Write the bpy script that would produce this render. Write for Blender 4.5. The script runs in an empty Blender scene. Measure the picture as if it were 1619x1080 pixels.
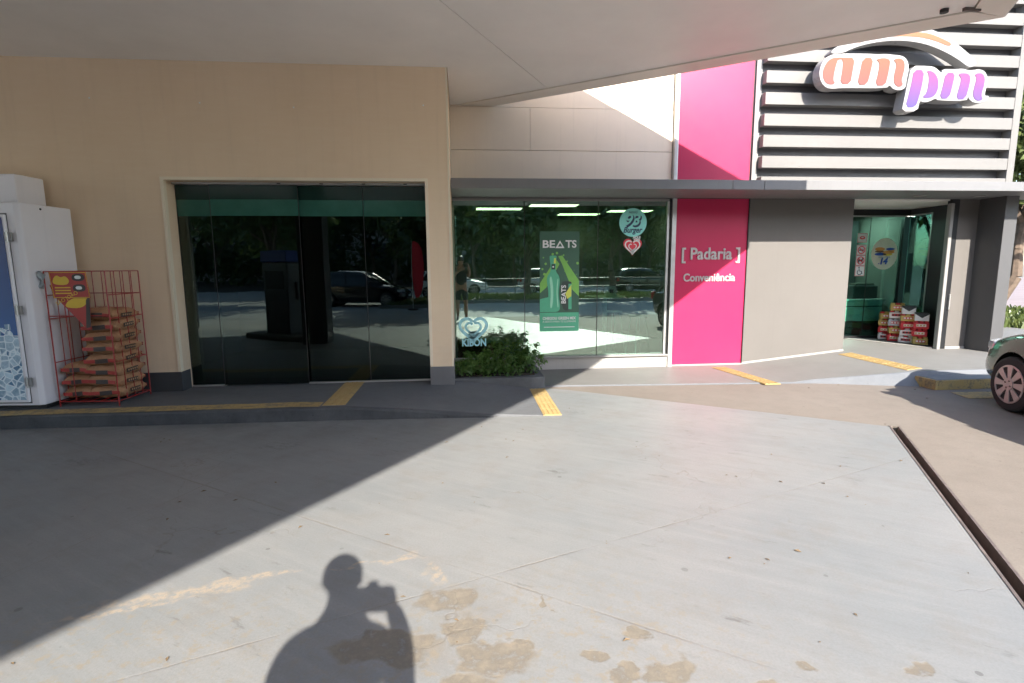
import bpy, bmesh, math, random
from mathutils import Vector, Matrix
random.seed(7)
R = math.radians
sc = bpy.context.scene
COL = sc.collection

# ------------------------------------------------------------------ camera
cd = bpy.data.cameras.new('camera'); cam = bpy.data.objects.new('camera', cd); COL.objects.link(cam)
cd.sensor_width = 36; cd.lens = 18.595; cd.clip_start = 0.02; cd.clip_end = 2000
_r = Vector((0.99569459, -0.09235201, -0.00796191)); _u = Vector((0.02076264, 0.13848967, 0.99014621))
_f = Vector((0.09033935, 0.98604854, -0.13981089))
M4 = Matrix.Identity(4)
for i in range(3):
    M4[i][0] = _r[i]; M4[i][1] = _u[i]; M4[i][2] = -_f[i]
M4.translation = Vector((0, 0, 1.6)); cam.matrix_world = M4
sc.camera = cam

# ------------------------------------------------------------------ sky and sun
SUN = Vector((0.1788, -0.8222, 0.5405)).normalized()          # towards the sun
w = bpy.data.worlds.new('World'); sc.world = w; w.use_nodes = True
nt = w.node_tree; nt.nodes.clear()
sky = nt.nodes.new('ShaderNodeTexSky'); sky.sky_type = 'NISHITA'; sky.sun_disc = False
sky.sun_elevation = math.asin(SUN.z); sky.sun_rotation = math.atan2(SUN.x, SUN.y)
sky.air_density = 1.0; sky.dust_density = 1.0; sky.ozone_density = 1.0
bg = nt.nodes.new('ShaderNodeBackground'); bg.inputs[1].default_value = 0.15
wo = nt.nodes.new('ShaderNodeOutputWorld')
nt.links.new(sky.outputs[0], bg.inputs[0]); nt.links.new(bg.outputs[0], wo.inputs[0])
sl = bpy.data.lights.new('sun', 'SUN'); sl.energy = 3.9; sl.angle = R(0.55); sl.color = (1.0, 0.93, 0.83)
so = bpy.data.objects.new('sun', sl); COL.objects.link(so)
so.rotation_euler = (-SUN).to_track_quat('-Z', 'Y').to_euler()
so.location = (3, -20, 20)

sc.view_settings.view_transform = 'Standard'; sc.view_settings.look = 'None'
sc.view_settings.exposure = 1.8; sc.view_settings.gamma = 1.0
sc.view_settings.use_curve_mapping = False
cy = sc.cycles
cy.max_bounces = 7; cy.diffuse_bounces = 4; cy.glossy_bounces = 3; cy.transmission_bounces = 4; cy.transparent_max_bounces = 10
cy.use_adaptive_sampling = True; cy.adaptive_threshold = .03
cy.caustics_reflective = False; cy.caustics_refractive = False

# ------------------------------------------------------------------ material helpers
class NT:
    def __init__(s, name):
        s.m = bpy.data.materials.new(name); s.m.use_nodes = True
        s.t = s.m.node_tree; s.t.nodes.clear()
        s.out = s.t.nodes.new('ShaderNodeOutputMaterial')
    def n(s, typ, ins=None, **kw):
        o = s.t.nodes.new('ShaderNode' + typ)
        for k, v in kw.items(): setattr(o, k, v)
        for k, v in (ins or {}).items():
            i = o.inputs[k]
            if isinstance(v, bpy.types.NodeSocket): s.t.links.new(v, i)
            else: i.default_value = v
        return o
    def math(s, op, a, b=0.0, c=None, clamp=False):
        d = {0: a, 1: b}
        if c is not None: d[2] = c
        return s.n('Math', d, operation=op, use_clamp=clamp).outputs[0]
    def vmath(s, op, a, b): return s.n('VectorMath', {0: a, 1: b}, operation=op)
    def mix(s, f, a, b, blend='MIX'):
        o = s.n('Mix', None, data_type='RGBA', blend_type=blend)
        for k, v in ((0, f), (6, a), (7, b)):
            if isinstance(v, bpy.types.NodeSocket): s.t.links.new(v, o.inputs[k])
            else: o.inputs[k].default_value = v if k == 0 else (tuple(v) + (1,) if len(v) == 3 else v)
        return o.outputs[2]
    def noise(s, scale, detail=4, rough=.55, vec=None, dist=0.0):
        d = {'Scale': scale, 'Detail': detail, 'Roughness': rough, 'Distortion': dist}
        if vec is not None: d['Vector'] = vec
        return s.n('TexNoise', d).outputs['Fac']
    def ramp(s, fac, lo, hi):
        return s.n('MapRange', {'Value': fac, 'From Min': lo, 'From Max': hi, 'To Min': 0.0, 'To Max': 1.0}, clamp=True).outputs[0]
    def pos(s): return s.n('NewGeometry').outputs['Position']
    def bsdf(s, color, rough=.6, metal=0.0, bump=None, bstr=.2, bdist=.01, spec=.5, **kw):
        d = {'Base Color': color if isinstance(color, bpy.types.NodeSocket) else tuple(color) + (1,), 'Roughness': rough,
             'Metallic': metal, 'Specular IOR Level': spec}
        d.update(kw)
        b = s.n('BsdfPrincipled', d)
        if bump is not None:
            bn = s.n('Bump', {'Height': bump, 'Strength': bstr, 'Distance': bdist})
            s.t.links.new(bn.outputs[0], b.inputs['Normal'])
        s.t.links.new(b.outputs[0], s.out.inputs[0]); return s.m

def plain(name, color, rough=.55, metal=0.0, var=.10, scale=6.0, bump=.0, spec=.5, **kw):
    k = NT(name); p = k.pos()
    f = k.noise(scale, 5, .6, p)
    f2 = k.noise(scale * 9, 3, .6, p)
    lo = tuple(c * (1 - var) for c in color); hi = tuple(min(1, c * (1 + var)) for c in color)
    c = k.mix(k.ramp(f, .3, .7), lo, hi)
    c = k.mix(k.math('MULTIPLY', k.ramp(f2, .5, .8), var * .6), c, tuple(x * .55 for x in color))
    r = k.math('ADD', k.math('MULTIPLY', f, .2), rough - .1)
    return k.bsdf(c, r, metal, f2 if bump else None, bump, .004, spec, **kw)

def glass(name, tint, refl, gcol=(.9, .97, .94), rough=.0):
    k = NT(name)
    fr = k.n('Fresnel', {'IOR': 1.5}).outputs[0]
    fac = k.math('ADD', k.math('MULTIPLY', fr, .9), refl, clamp=True)
    sm = k.noise(1.3, 3, .5, k.pos())
    bn = k.n('Bump', {'Height': sm, 'Strength': .012, 'Distance': .05})
    t = k.n('BsdfTransparent', {'Color': tuple(tint) + (1,)})
    g = k.n('BsdfGlossy', {'Color': tuple(gcol) + (1,), 'Roughness': rough, 'Normal': bn.outputs[0]})
    mx = k.n('MixShader', {0: fac, 1: t.outputs[0], 2: g.outputs[0]})
    k.t.links.new(mx.outputs[0], k.out.inputs[0]); return k.m

def emit(name, color, strength):
    k = NT(name)
    e = k.n('Emission', {'Color': tuple(color) + (1,), 'Strength': strength})
    k.t.links.new(e.outputs[0], k.out.inputs[0]); return k.m

MAT = {}
# ------------------------------------------------------------------ geometry helpers
class MB:
    def __init__(s): s.v = []; s.f = []
    def box(s, x0, x1, y0, y1, z0, z1):
        b = len(s.v)
        s.v += [(x0, y0, z0), (x1, y0, z0), (x1, y1, z0), (x0, y1, z0), (x0, y0, z1), (x1, y0, z1), (x1, y1, z1), (x0, y1, z1)]
        s.f += [tuple(b + i for i in q) for q in ((0, 3, 2, 1), (4, 5, 6, 7), (0, 1, 5, 4), (1, 2, 6, 5), (2, 3, 7, 6), (3, 0, 4, 7))]
        return s
    def prism(s, poly, z0, z1):                      # polygon in XY, counter-clockwise
        n = len(poly); b = len(s.v)
        s.v += [(x, y, z0) for x, y in poly] + [(x, y, z1) for x, y in poly]
        s.f.append(tuple(b + n + i for i in range(n))); s.f.append(tuple(b + n - 1 - i for i in range(n)))
        for i in range(n):
            j = (i + 1) % n; s.f.append((b + i, b + j, b + n + j, b + n + i))
        return s
    def plate(s, poly, y0, y1):                      # polygon in XZ, extruded along Y (front y0)
        n = len(poly); b = len(s.v)
        s.v += [(x, y0, z) for x, z in poly] + [(x, y1, z) for x, z in poly]
        s.f.append(tuple(b + i for i in range(n))); s.f.append(tuple(b + 2 * n - 1 - i for i in range(n)))
        for i in range(n):
            j = (i + 1) % n; s.f.append((b + j, b + i, b + n + i, b + n + j))
        return s
    def tube(s, p, q, r, n=8, r2=None):
        p = Vector(p); q = Vector(q); d = (q - p).normalized(); r2 = r if r2 is None else r2
        a = d.orthogonal().normalized(); c = d.cross(a); b = len(s.v)
        for P, rr in ((p, r), (q, r2)):
            s.v += [tuple(P + rr * (math.cos(2 * math.pi * i / n) * a + math.sin(2 * math.pi * i / n) * c)) for i in range(n)]
        for i in range(n):
            j = (i + 1) % n; s.f.append((b + i, b + j, b + n + j, b + n + i))
        s.f.append(tuple(b + n - 1 - i for i in range(n))); s.f.append(tuple(b + n + i for i in range(n)))
        return s
    def quad(s, a, b_, c, d):
        b = len(s.v); s.v += [a, b_, c, d]; s.f.append((b, b + 1, b + 2, b + 3)); return s
    def build(s, name, mat, parent=None, smooth=False, bevel=0.0, seg=2):
        me = bpy.data.meshes.new(name); me.from_pydata([tuple(v) for v in s.v], [], s.f); me.update()
        bm = bmesh.new(); bm.from_mesh(me); bmesh.ops.recalc_face_normals(bm, faces=bm.faces); bm.to_mesh(me); bm.free()
        return link(name, me, mat, parent, smooth, bevel, seg)

def link(name, me, mat, parent=None, smooth=False, bevel=0.0, seg=2):
    o = bpy.data.objects.new(name, me); COL.objects.link(o)
    if mat is not None and not me.materials: me.materials.append(MAT[mat] if isinstance(mat, str) else mat)
    if smooth:
        for p in me.polygons: p.use_smooth = True
    if parent is not None: o.parent = parent
    if bevel:
        m = o.modifiers.new('bevel', 'BEVEL'); m.width = bevel; m.segments = seg; m.limit_method = 'ANGLE'; m.angle_limit = R(40)
    return o

def tag(o, label=None, cat=None, group=None, kind=None):
    if label: o['label'] = label
    if cat: o['category'] = cat
    if group: o['group'] = group
    if kind: o['kind'] = kind
    return o
def thing(name, label, cat, loc=(0, 0, 0), rz=0.0, group=None):
    o = bpy.data.objects.new(name, None); COL.objects.link(o); o.empty_display_size = .1
    o.location = loc; o.rotation_euler = (0, 0, rz)
    return tag(o, label, cat, group)
def box(name, mat, parent, *b, bevel=0.0): return MB().box(*b).build(name, mat, parent, bevel=bevel)

def text_mesh(body, size, width=None, bold=0.0, shear=0.0, ext=0.004, spacing=1.0):
    cu = bpy.data.curves.new('txt', 'FONT'); cu.body = body; cu.size = size; cu.align_x = 'CENTER'; cu.align_y = 'CENTER'
    cu.offset = bold; cu.shear = shear; cu.extrude = ext; cu.resolution_u = 4; cu.space_character = spacing
    o = bpy.data.objects.new('txt', cu); COL.objects.link(o)
    dg = bpy.context.evaluated_depsgraph_get(); dg.update()
    me = bpy.data.meshes.new_from_object(o.evaluated_get(dg))
    bpy.data.objects.remove(o); me.materials.clear()
    xs = [v.co.x for v in me.vertices]
    k = (width / (max(xs) - min(xs))) if width else 1.0
    cx = (max(xs) + min(xs)) / 2
    for v in me.vertices:                             # lettering stands up: x right, z up, facing -Y
        x, y, z = v.co; v.co = ((x - cx) * k, -z, y)
    return me
def text(name, body, size, mat, loc, parent=None, rz=0.0, **kw):
    o = link(name, text_mesh(body, size, **kw), mat, parent); o.location = loc; o.rotation_euler = (0, 0, rz); return o
def disc(cx, cz, r, n=40, ry=None, a0=0): return [(cx + r * math.cos(a0 + 2 * math.pi * i / n), cz + (ry or r) * math.sin(a0 + 2 * math.pi * i / n)) for i in range(n)]
def ribbon(pts, wd):                                   # outline of a thick polyline in 2D
    L = []; Rr = []
    for i, p in enumerate(pts):
        a = Vector(pts[max(i - 1, 0)]); b = Vector(pts[min(i + 1, len(pts) - 1)]); d = (b - a).normalized(); nn = Vector((-d.y, d.x)) * wd / 2
        L.append((p[0] + nn.x, p[1] + nn.y)); Rr.append((p[0] - nn.x, p[1] - nn.y))
    return L + Rr[::-1]
def heart(cx, cz, s, n=40):
    out = []
    for i in range(n):
        t = 2 * math.pi * i / n
        out.append((cx + s * math.sin(t) ** 3, cz + s * (13 * math.cos(t) - 5 * math.cos(2 * t) - 2 * math.cos(3 * t) - math.cos(4 * t)) / 16))
    return out

# ------------------------------------------------------------------ materials
def mat_slab():
    k = NT('painted concrete floor'); p = k.pos()
    big = k.noise(.6, 4, .6, p); mid = k.noise(3.4, 6, .68, p); fine = k.noise(85, 2, .7, p)
    br = k.n('VectorRotate', {'Vector': p, 'Angle': R(34)}, rotation_type='Z_AXIS').outputs[0]
    stre = k.noise(1.0, 6, .68, k.vmath('MULTIPLY', br, (1.3, 15.0, 1)).outputs[0])
    c = k.mix(k.ramp(big, .32, .68), (.1931, .2053, .2114), (.2462, .2453, .2419))
    c = k.mix(k.math('MULTIPLY', k.ramp(mid, .50, .72), .38), c, (.1958, .1723, .1462))
    c = k.mix(k.math('MULTIPLY', k.ramp(stre, .50, .72), .35), c, (.2828, .2828, .2784))
    c = k.mix(k.math('MULTIPLY', k.ramp(stre, .46, .30), .28), c, (.1610, .1627, .1627))
    c = k.mix(k.math('MULTIPLY', k.ramp(fine, .40, .72), .26), c, (.1305, .1305, .1305))
    # specks of grit and gum
    vo = k.n('TexVoronoi', {'Vector': p, 'Scale': 7.0, 'Randomness': 1.0}, feature='F1')
    vr = k.n('SeparateColor', {0: vo.outputs['Color']})
    thr = k.math('MULTIPLY', k.math('POWER', vr.outputs[0], 5.0), .13)
    sp = k.math('LESS_THAN', vo.outputs['Distance'], thr)
    c = k.mix(k.math('MULTIPLY', sp, k.math('MULTIPLY', vr.outputs[1], .55)), c, (.0609, .0592, .0557))
    # worn patches where the paint has come off: lobed outline, ragged rim
    wa = k.n('TexNoise', {'Vector': p, 'Scale': 6.0, 'Detail': 2.0, 'Roughness': .5}).outputs['Color']
    wb = k.n('TexNoise', {'Vector': p, 'Scale': 34.0, 'Detail': 3.0, 'Roughness': .6}).outputs['Color']
    sa = k.n('VectorMath', {0: k.vmath('SUBTRACT', wa, (.5, .5, .5)).outputs[0], 'Scale': .26}, operation='SCALE').outputs[0]
    sb_ = k.n('VectorMath', {0: k.vmath('SUBTRACT', wb, (.5, .5, .5)).outputs[0], 'Scale': .035}, operation='SCALE').outputs[0]
    pp = k.vmath('ADD', k.vmath('ADD', p, sa).outputs[0], sb_).outputs[0]
    dmin = None
    for (x, y, a, b) in [(-.12, 2.38, .14, .10), (-.36, 2.08, .22, .09), (-.02, 2.16, .09, .10), (.10, 1.98, .17, .09), (.21, 2.05, .08, .05), (.79, 1.85, .11, .07), (.50, 1.91, .04, .05),
                         (.74, 2.07, .045, .04), (1.35, 1.80, .05, .04), (1.78, 1.77, .06, .04), (.62, 1.82, .06, .04), (-.05, 1.80, .15, .10), (.36, 2.31, .025, .03), (1.06, 1.72, .09, .04)]:
        d = k.vmath('MULTIPLY', k.vmath('SUBTRACT', pp, (x, y, 0)).outputs[0], (1 / a, 1 / b, 0)).outputs[0]
        l = k.n('VectorMath', {0: d}, operation='LENGTH').outputs['Value']
        dmin = l if dmin is None else k.math('MINIMUM', dmin, l)
    inn = k.noise(13, 5, .7, p)
    patch = k.math('MULTIPLY', k.ramp(dmin, 1.16, .92), k.ramp(inn, .32, .47))
    rim = k.math('MULTIPLY', k.ramp(dmin, 1.30, 1.04), k.math('SUBTRACT', 1.0, patch))
    pc = k.mix(k.ramp(inn, .38, .70), (.1305, .1114, .0870), (.2218, .1914, .1479))
    c = k.mix(k.math('MULTIPLY', rim, .05), c, (.2697, .2610, .2436))
    c = k.mix(k.math('MULTIPLY', patch, .88), c, pc)
    c = k.mix(k.math('MULTIPLY', k.math('MULTIPLY', k.ramp(dmin, 2.1, 1.0), k.ramp(k.noise(9, 6, .7, p), .46, .62)), .30), c, (.205, .178, .140))
    # long cream scrape and flaked areas at the lower edge
    scr = None
    for (x, y, a, b) in [(-1.42, 2.60, .36, .045), (-1.62, 2.47, .30, .035), (-1.1, 2.70, .18, .03), (-.52, 2.78, .26, .018), (-.18, 2.66, .05, .10)]:
        d = k.vmath('MULTIPLY', k.n('VectorRotate', {'Vector': k.vmath('SUBTRACT', pp, (x, y, 0)).outputs[0], 'Angle': -R(13)}, rotation_type='Z_AXIS').outputs[0], (1 / a, 1 / b, 0)).outputs[0]
        l = k.n('VectorMath', {0: d}, operation='LENGTH').outputs['Value']
        scr = l if scr is None else k.math('MINIMUM', scr, l)
    scrm = k.math('MULTIPLY', k.ramp(scr, 1.25, .6), k.ramp(k.noise(24, 5, .7, p), .40, .56))
    c = k.mix(k.math('MULTIPLY', scrm, .8), c, (.3480, .2871, .2175))
    area = k.n('VectorMath', {0: k.vmath('MULTIPLY', k.vmath('SUBTRACT', p, (-1.45, 2.15, 0)).outputs[0], (1 / .95, 1 / .55, 0)).outputs[0]}, operation='LENGTH').outputs['Value']
    area2 = k.n('VectorMath', {0: k.vmath('MULTIPLY', k.vmath('SUBTRACT', p, (.25, 1.95, 0)).outputs[0], (1 / 1.2, 1 / .75, 0)).outputs[0]}, operation='LENGTH').outputs['Value']
    flk = k.math('MULTIPLY', k.ramp(k.math('MINIMUM', area, area2), 1.15, .35), k.ramp(k.noise(15, 8, .75, p), .53, .60))
    c = k.mix(k.math('MULTIPLY', flk, .65), c, (.2306, .1958, .1479))
    # tyre scuffs and dull drag marks
    scv = k.noise(1.0, 5, .65, k.vmath('MULTIPLY', br, (4.0, 13.0, 1)).outputs[0])
    scf = k.math('MULTIPLY', k.ramp(scv, .61, .72), k.ramp(k.noise(1.1, 2, .5, p), .43, .58))
    for (x, y, a, b) in [(-1.70, 4.82, .20, .12), (.71, 3.95, .13, .07), (2.88, 3.5, .10, .05), (1.2, 5.6, .12, .08), (-3.2, 4.6, .3, .1)]:
        l = k.n('VectorMath', {0: k.vmath('MULTIPLY', k.vmath('SUBTRACT', pp, (x, y, 0)).outputs[0], (1 / a, 1 / b, 0)).outputs[0]}, operation='LENGTH').outputs['Value']
        scf = k.math('MAXIMUM', scf, k.math('MULTIPLY', k.ramp(l, 1.3, .2), k.ramp(k.noise(16, 5, .7, k.vmath('MULTIPLY', br, (.6, 1.6, 1)).outputs[0]), .47, .60)))
    c = k.mix(k.math('MULTIPLY', scf, .55), c, (.0740, .0696, .0653))
    # joints and hairline cracks
    jm = None
    for (x, y, dx, dy, wd) in [(.094, 2.568, .827, -.563, .0045), (-1.954, 3.969, .39, .92, .003), (.094, 2.568, .936, .352, .003)]:
        pj = k.vmath('ADD', p, k.n('VectorMath', {0: sb_, 'Scale': .5}, operation='SCALE').outputs[0]).outputs[0]
        a = k.n('VectorMath', {0: k.vmath('SUBTRACT', pj, (x, y, 0)).outputs[0], 1: (-dy, dx, 0)}, operation='DOT_PRODUCT').outputs['Value']
        a = k.ramp(k.math('ABSOLUTE', a), wd * 2.2, wd * .3)
        jm = a if jm is None else k.math('MAXIMUM', jm, a)
    ck = k.n('TexVoronoi', {'Vector': k.vmath('ADD', p, sa).outputs[0], 'Scale': .8}, feature='DISTANCE_TO_EDGE').outputs['Distance']
    ck = k.math('MULTIPLY', k.ramp(ck, .0045, .001), k.ramp(k.noise(.8, 2, .5, p), .50, .62))
    jb = k.math('MAXIMUM', k.math('MULTIPLY', jm, k.ramp(k.noise(2.1, 4, .6, p), .34, .62)), k.math('MULTIPLY', ck, .7))
    c = k.mix(k.math('MULTIPLY', jb, .48), c, (.1479, .1175, .0870))
    # grime that gathers along the kerb
    yk = k.n('SeparateXYZ', {0: p})
    gr = k.math('MULTIPLY', k.math('MULTIPLY', k.ramp(yk.outputs[1], 4.7, 5.7), k.ramp(yk.outputs[0], .9, -.4)), k.ramp(k.noise(2.6, 5, .65, p), .38, .66))
    c = k.mix(k.math('MULTIPLY', gr, .5), c, (.0957, .0940, .0914))
    h = k.math('SUBTRACT', k.math('ADD', k.math('MULTIPLY', fine, .3), k.math('ADD', k.math('MULTIPLY', mid, .4), k.math('MULTIPLY', stre, .25))), k.math('ADD', k.math('MULTIPLY', patch, .35), jb))
    rgh = k.math('ADD', k.math('MULTIPLY', mid, .30), k.math('ADD', .38, k.math('MULTIPLY', patch, .35)))
    return k.bsdf(c, rgh, 0, h, .35, .006, .45)
MAT['slab'] = mat_slab()

def mat_concrete(name, c1, c2, dark=.35, sc1=1.0, rough=.85, bump=.3):
    k = NT(name); p = k.pos()
    a = k.noise(.8 * sc1, 6, .62, p); b = k.noise(5 * sc1, 6, .7, p); f = k.noise(90, 2, .6, p); s = k.noise(14, 3, .6, p)
    c = k.mix(k.ramp(a, .3, .7), c1, c2)
    c = k.mix(k.math('MULTIPLY', k.ramp(b, .45, .75), .35), c, tuple(x * .72 for x in c1))
    c = k.mix(k.math('MULTIPLY', k.ramp(f, .35, .75), .25), c, tuple(x * .6 for x in c1))
    c = k.mix(k.math('MULTIPLY', k.ramp(s, .66, .74), dark), c, tuple(x * .35 for x in c1))
    return k.bsdf(c, rough, 0, k.math('ADD', f, k.math('MULTIPLY', b, .5)), bump, .005, .3)
MAT['apron'] = mat_concrete('bare concrete', (.1889, .1640, .1407), (.2239, .1977, .1716))
MAT['asphalt'] = mat_concrete('worn asphalt', (.27, .265, .26), (.36, .35, .34), .2)
MAT['pavement'] = mat_concrete('dark pavement paint', (.115, .12, .13), (.16, .166, .172), .5, 1.5, .7)
MAT['kerb'] = mat_concrete('dark kerb', (.055, .058, .065), (.11, .115, .12), .6, 3, .75)
MAT['porch'] = mat_concrete('pale porch paint', (.1840, .1788, .1707), (.2134, .2080, .2000), .12, .6, .6, .1)
MAT['porchside'] = mat_concrete('blue grey paint', (.1305, .1409, .1566), (.1653, .1740, .1870), .25, 1, .6)
MAT['earth'] = mat_concrete('far ground', (.20, .18, .16), (.28, .25, .22), .2, .2, .9)
MAT['planter'] = mat_concrete('planter concrete', (.10, .105, .11), (.15, .155, .16), .4, 3)

def mat_beige():
    k = NT('beige rendered wall'); p = k.pos()
    a = k.noise(.7, 5, .6, p); b = k.noise(1.0, 5, .65, k.vmath('MULTIPLY', p, (3, 3, 26)).outputs[0]); v = k.noise(1.0, 4, .6, k.vmath('MULTIPLY', p, (14, 14, .8)).outputs[0])
    f = k.noise(160, 2, .6, p)
    c = k.mix(k.ramp(a, .3, .7), (.80, .62, .43), (.85, .67, .475))
    c = k.mix(k.math('MULTIPLY', k.ramp(b, .45, .7), .16), c, (.88, .74, .58))
    c = k.mix(k.math('MULTIPLY', k.ramp(v, .52, .8), .18), c, (.62, .48, .34))
    z = k.n('SeparateXYZ', {0: p}).outputs[2]
    low = k.math('MULTIPLY', k.ramp(z, 1.0, .2), k.ramp(k.noise(3, 4, .6, p), .45, .7))
    c = k.mix(k.math('MULTIPLY', low, .2), c, (.34, .29, .23))
    return k.bsdf(c, .8, 0, k.math('ADD', k.math('MULTIPLY', f, .5), b), .18, .004, .25)
MAT['beige'] = mat_beige()

def mat_streaky(name, col, rough=.5, drip=.18, metal=0., var=.05):
    k = NT(name); p = k.pos()
    a = k.noise(.9, 4, .6, p); v = k.noise(1.0, 4, .6, k.vmath('MULTIPLY', p, (20, 20, .7)).outputs[0]); s = k.noise(11, 5, .7, p)
    c = k.mix(k.ramp(a, .3, .7), tuple(x * (1 - var) for x in col), tuple(min(1, x * (1 + var)) for x in col))
    c = k.mix(k.math('MULTIPLY', k.ramp(v, .55, .85), drip), c, tuple(x * .55 for x in col))
    c = k.mix(k.math('MULTIPLY', k.ramp(s, .6, .8), drip * .6), c, tuple(x * .6 for x in col))
    return k.bsdf(c, k.math('ADD', k.math('MULTIPLY', s, .15), rough - .07), metal, a, .03, .05, .4)
MAT['creampanel'] = mat_streaky('cream wall panel', (.86, .74, .60), .6, .16)
MAT['trim'] = mat_streaky('cream trim', (.84, .73, .56), .6, .12)
MAT['soffit'] = mat_streaky('canopy soffit', (.87, .84, .80), .45, .06)
MAT['canopytrim'] = mat_streaky('canopy edge', (.80, .74, .66), .5, .12)
MAT['canopyface'] = mat_streaky('canopy face', (.62, .60, .58), .4, .1)
MAT['greywall'] = mat_streaky('warm grey wall', (.1372, .1277, .1188), .55, .10)
MAT['greydark'] = mat_streaky('dark grey metal', (.1389, .1389, .1462), .45, .1)
MAT['pillar'] = mat_streaky('grey pillar', (.0800, .0800, .0827), .5, .12)
MAT['pink'] = mat_streaky('magenta panel', (.50, .024, .092), .34, .09, 0, .05)
MAT['fascia'] = mat_streaky('grey aluminium sheet', (.1870, .1870, .1914), .42, .16, .1)
MAT['slat'] = mat_streaky('pale slat', (.1856, .1793, .1715), .45, .10)
MAT['white'] = mat_streaky('white metal', (.2667, .2614, .2534), .4, .08)
MAT['whitebase'] = mat_streaky('white skirting', (.3734, .3628, .3414), .55, .22)
MAT['skirt'] = mat_streaky('charcoal skirting', (.055, .058, .063), .6, .2)
MAT['skirtlight'] = mat_streaky('grey skirting', (.15, .15, .155), .6, .25)
MAT['alu'] = plain('brushed aluminium', (.58, .58, .57), .35, .7, .08)
MAT['painted_glow_bright'] = plain('teal painted interior glow', (.035, .125, .095), .12)  # colour imitates the lit interior beam behind the door glass
MAT['painted_glow_dark'] = plain('dark teal painted interior glow', (.010, .034, .027), .10)  # colour imitates the dimmer interior above the lit beam
MAT['darkframe'] = plain('black frame', (.016, .017, .019), .35, 0, .1)
MAT['freezer'] = mat_streaky('freezer enamel', (.80, .78, .81), .32, .10)
MAT['rubber'] = plain('black rubber', (.015, .015, .016), .8)
MAT['red'] = plain('red enamel wire', (.3600, .0252, .0216), .4)
MAT['black'] = plain('matt black', (.02, .02, .021), .6)
MAT['signwhite'] = plain('sign acrylic', (.3201, .3148, .3095), .3, 0, .03)
MAT['letters'] = plain('white lettering', (.4695, .4588, .4588), .45, 0, .03)
def mat_yellow(name, wear):
    k = NT(name); p = k.pos()
    a = k.noise(7, 6, .7, p); f = k.noise(40, 3, .7, p)
    c = k.mix(k.ramp(a, .35, .7), (.4002, .2784, .1131), (.4524, .3350, .1566))
    c = k.mix(k.math('MULTIPLY', k.ramp(k.math('ADD', k.math('MULTIPLY', a, .6), k.math('MULTIPLY', f, .4)), .62 - wear, .70 - wear), .8), c, (.1740, .1479, .1044))
    return k.bsdf(c, .75, 0, f, .2, .004, .3)
MAT['yellow'] = mat_yellow('yellow tactile', .06)
MAT['yellowline'] = mat_yellow('worn yellow line', .14)
MAT['glassdoor'] = glass('smoked green door glass', (.20, .32, .28), .045, (.80, .95, .88))
MAT['glasswin'] = glass('green shop glass', (.52, .76, .69), .19, (.84, .97, .91))
MAT['glassent'] = glass('green entrance glass', (.55, .86, .78), .03, (.9, 1, .97))
MAT['glassleaf'] = glass('door leaf glass', (.45, .7, .65), .40, (.9, 1, .97))
MAT['lightpanel'] = emit('ceiling light panel', (1.0, .80, .48), 2.6)
MAT['lightbright'] = emit('bright ceiling light panel', (1.0, .95, .85), 6.5)
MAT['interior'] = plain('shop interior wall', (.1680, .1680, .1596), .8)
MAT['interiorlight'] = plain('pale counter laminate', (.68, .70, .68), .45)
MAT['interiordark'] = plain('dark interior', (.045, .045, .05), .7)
MAT['tile'] = plain('shop floor tile', (.22, .21, .2), .35)
def mat_leaf(name, c1, c2):
    k = NT(name)
    g = k.n('ObjectInfo').outputs['Random']
    a = k.noise(2.3, 3, .6, k.pos()); b = k.noise(31, 2, .6, k.pos())
    c = k.mix(k.ramp(k.math('ADD', k.math('MULTIPLY', a, .5), k.math('MULTIPLY', b, .5)), .35, .65), c1, c2)
    d = k.n('BsdfDiffuse', {'Color': c, 'Roughness': .6}); tr = k.n('BsdfTranslucent', {'Color': c})
    gl = k.n('BsdfGlossy', {'Color': (.9, .95, .85, 1), 'Roughness': .35})
    m1 = k.n('MixShader', {0: .25, 1: d.outputs[0], 2: tr.outputs[0]}); m2 = k.n('MixShader', {0: .05, 1: m1.outputs[0], 2: gl.outputs[0]})
    k.t.links.new(m2.outputs[0], k.out.inputs[0]); return k.m
MAT['leaf'] = mat_leaf('street tree leaves', (.035, .065, .016), (.09, .13, .035))
MAT['leafpale'] = mat_leaf('pale tree leaves', (.09, .13, .04), (.19, .23, .08))
MAT['shrub'] = mat_leaf('shrub leaves', (.045, .12, .022), (.17, .32, .07))
MAT['grass'] = mat_leaf('grass', (.07, .11, .025), (.14, .17, .05))
MAT['bark'] = plain('bark', (.13, .095, .07), .9, 0, .35, 9, .5)
MAT['soil'] = plain('soil', (.04, .032, .025), .95, 0, .3)
MAT['skin'] = plain('skin', (.42, .24, .17), .5, 0, .06)
MAT['hair'] = plain('dark hair', (.02, .015, .012), .5)
MAT['shirt'] = plain('dark shirt', (.03, .032, .04), .9, 0, .2, 14)
MAT['shorts'] = plain('dark shorts', (.045, .055, .06), .9, 0, .2, 14)
MAT['shoe'] = plain('shoe', (.06, .06, .065), .7)
def flat(name, c, rough=.5): MAT[name] = plain(name, c, rough, 0, .05, 20); return name
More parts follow.
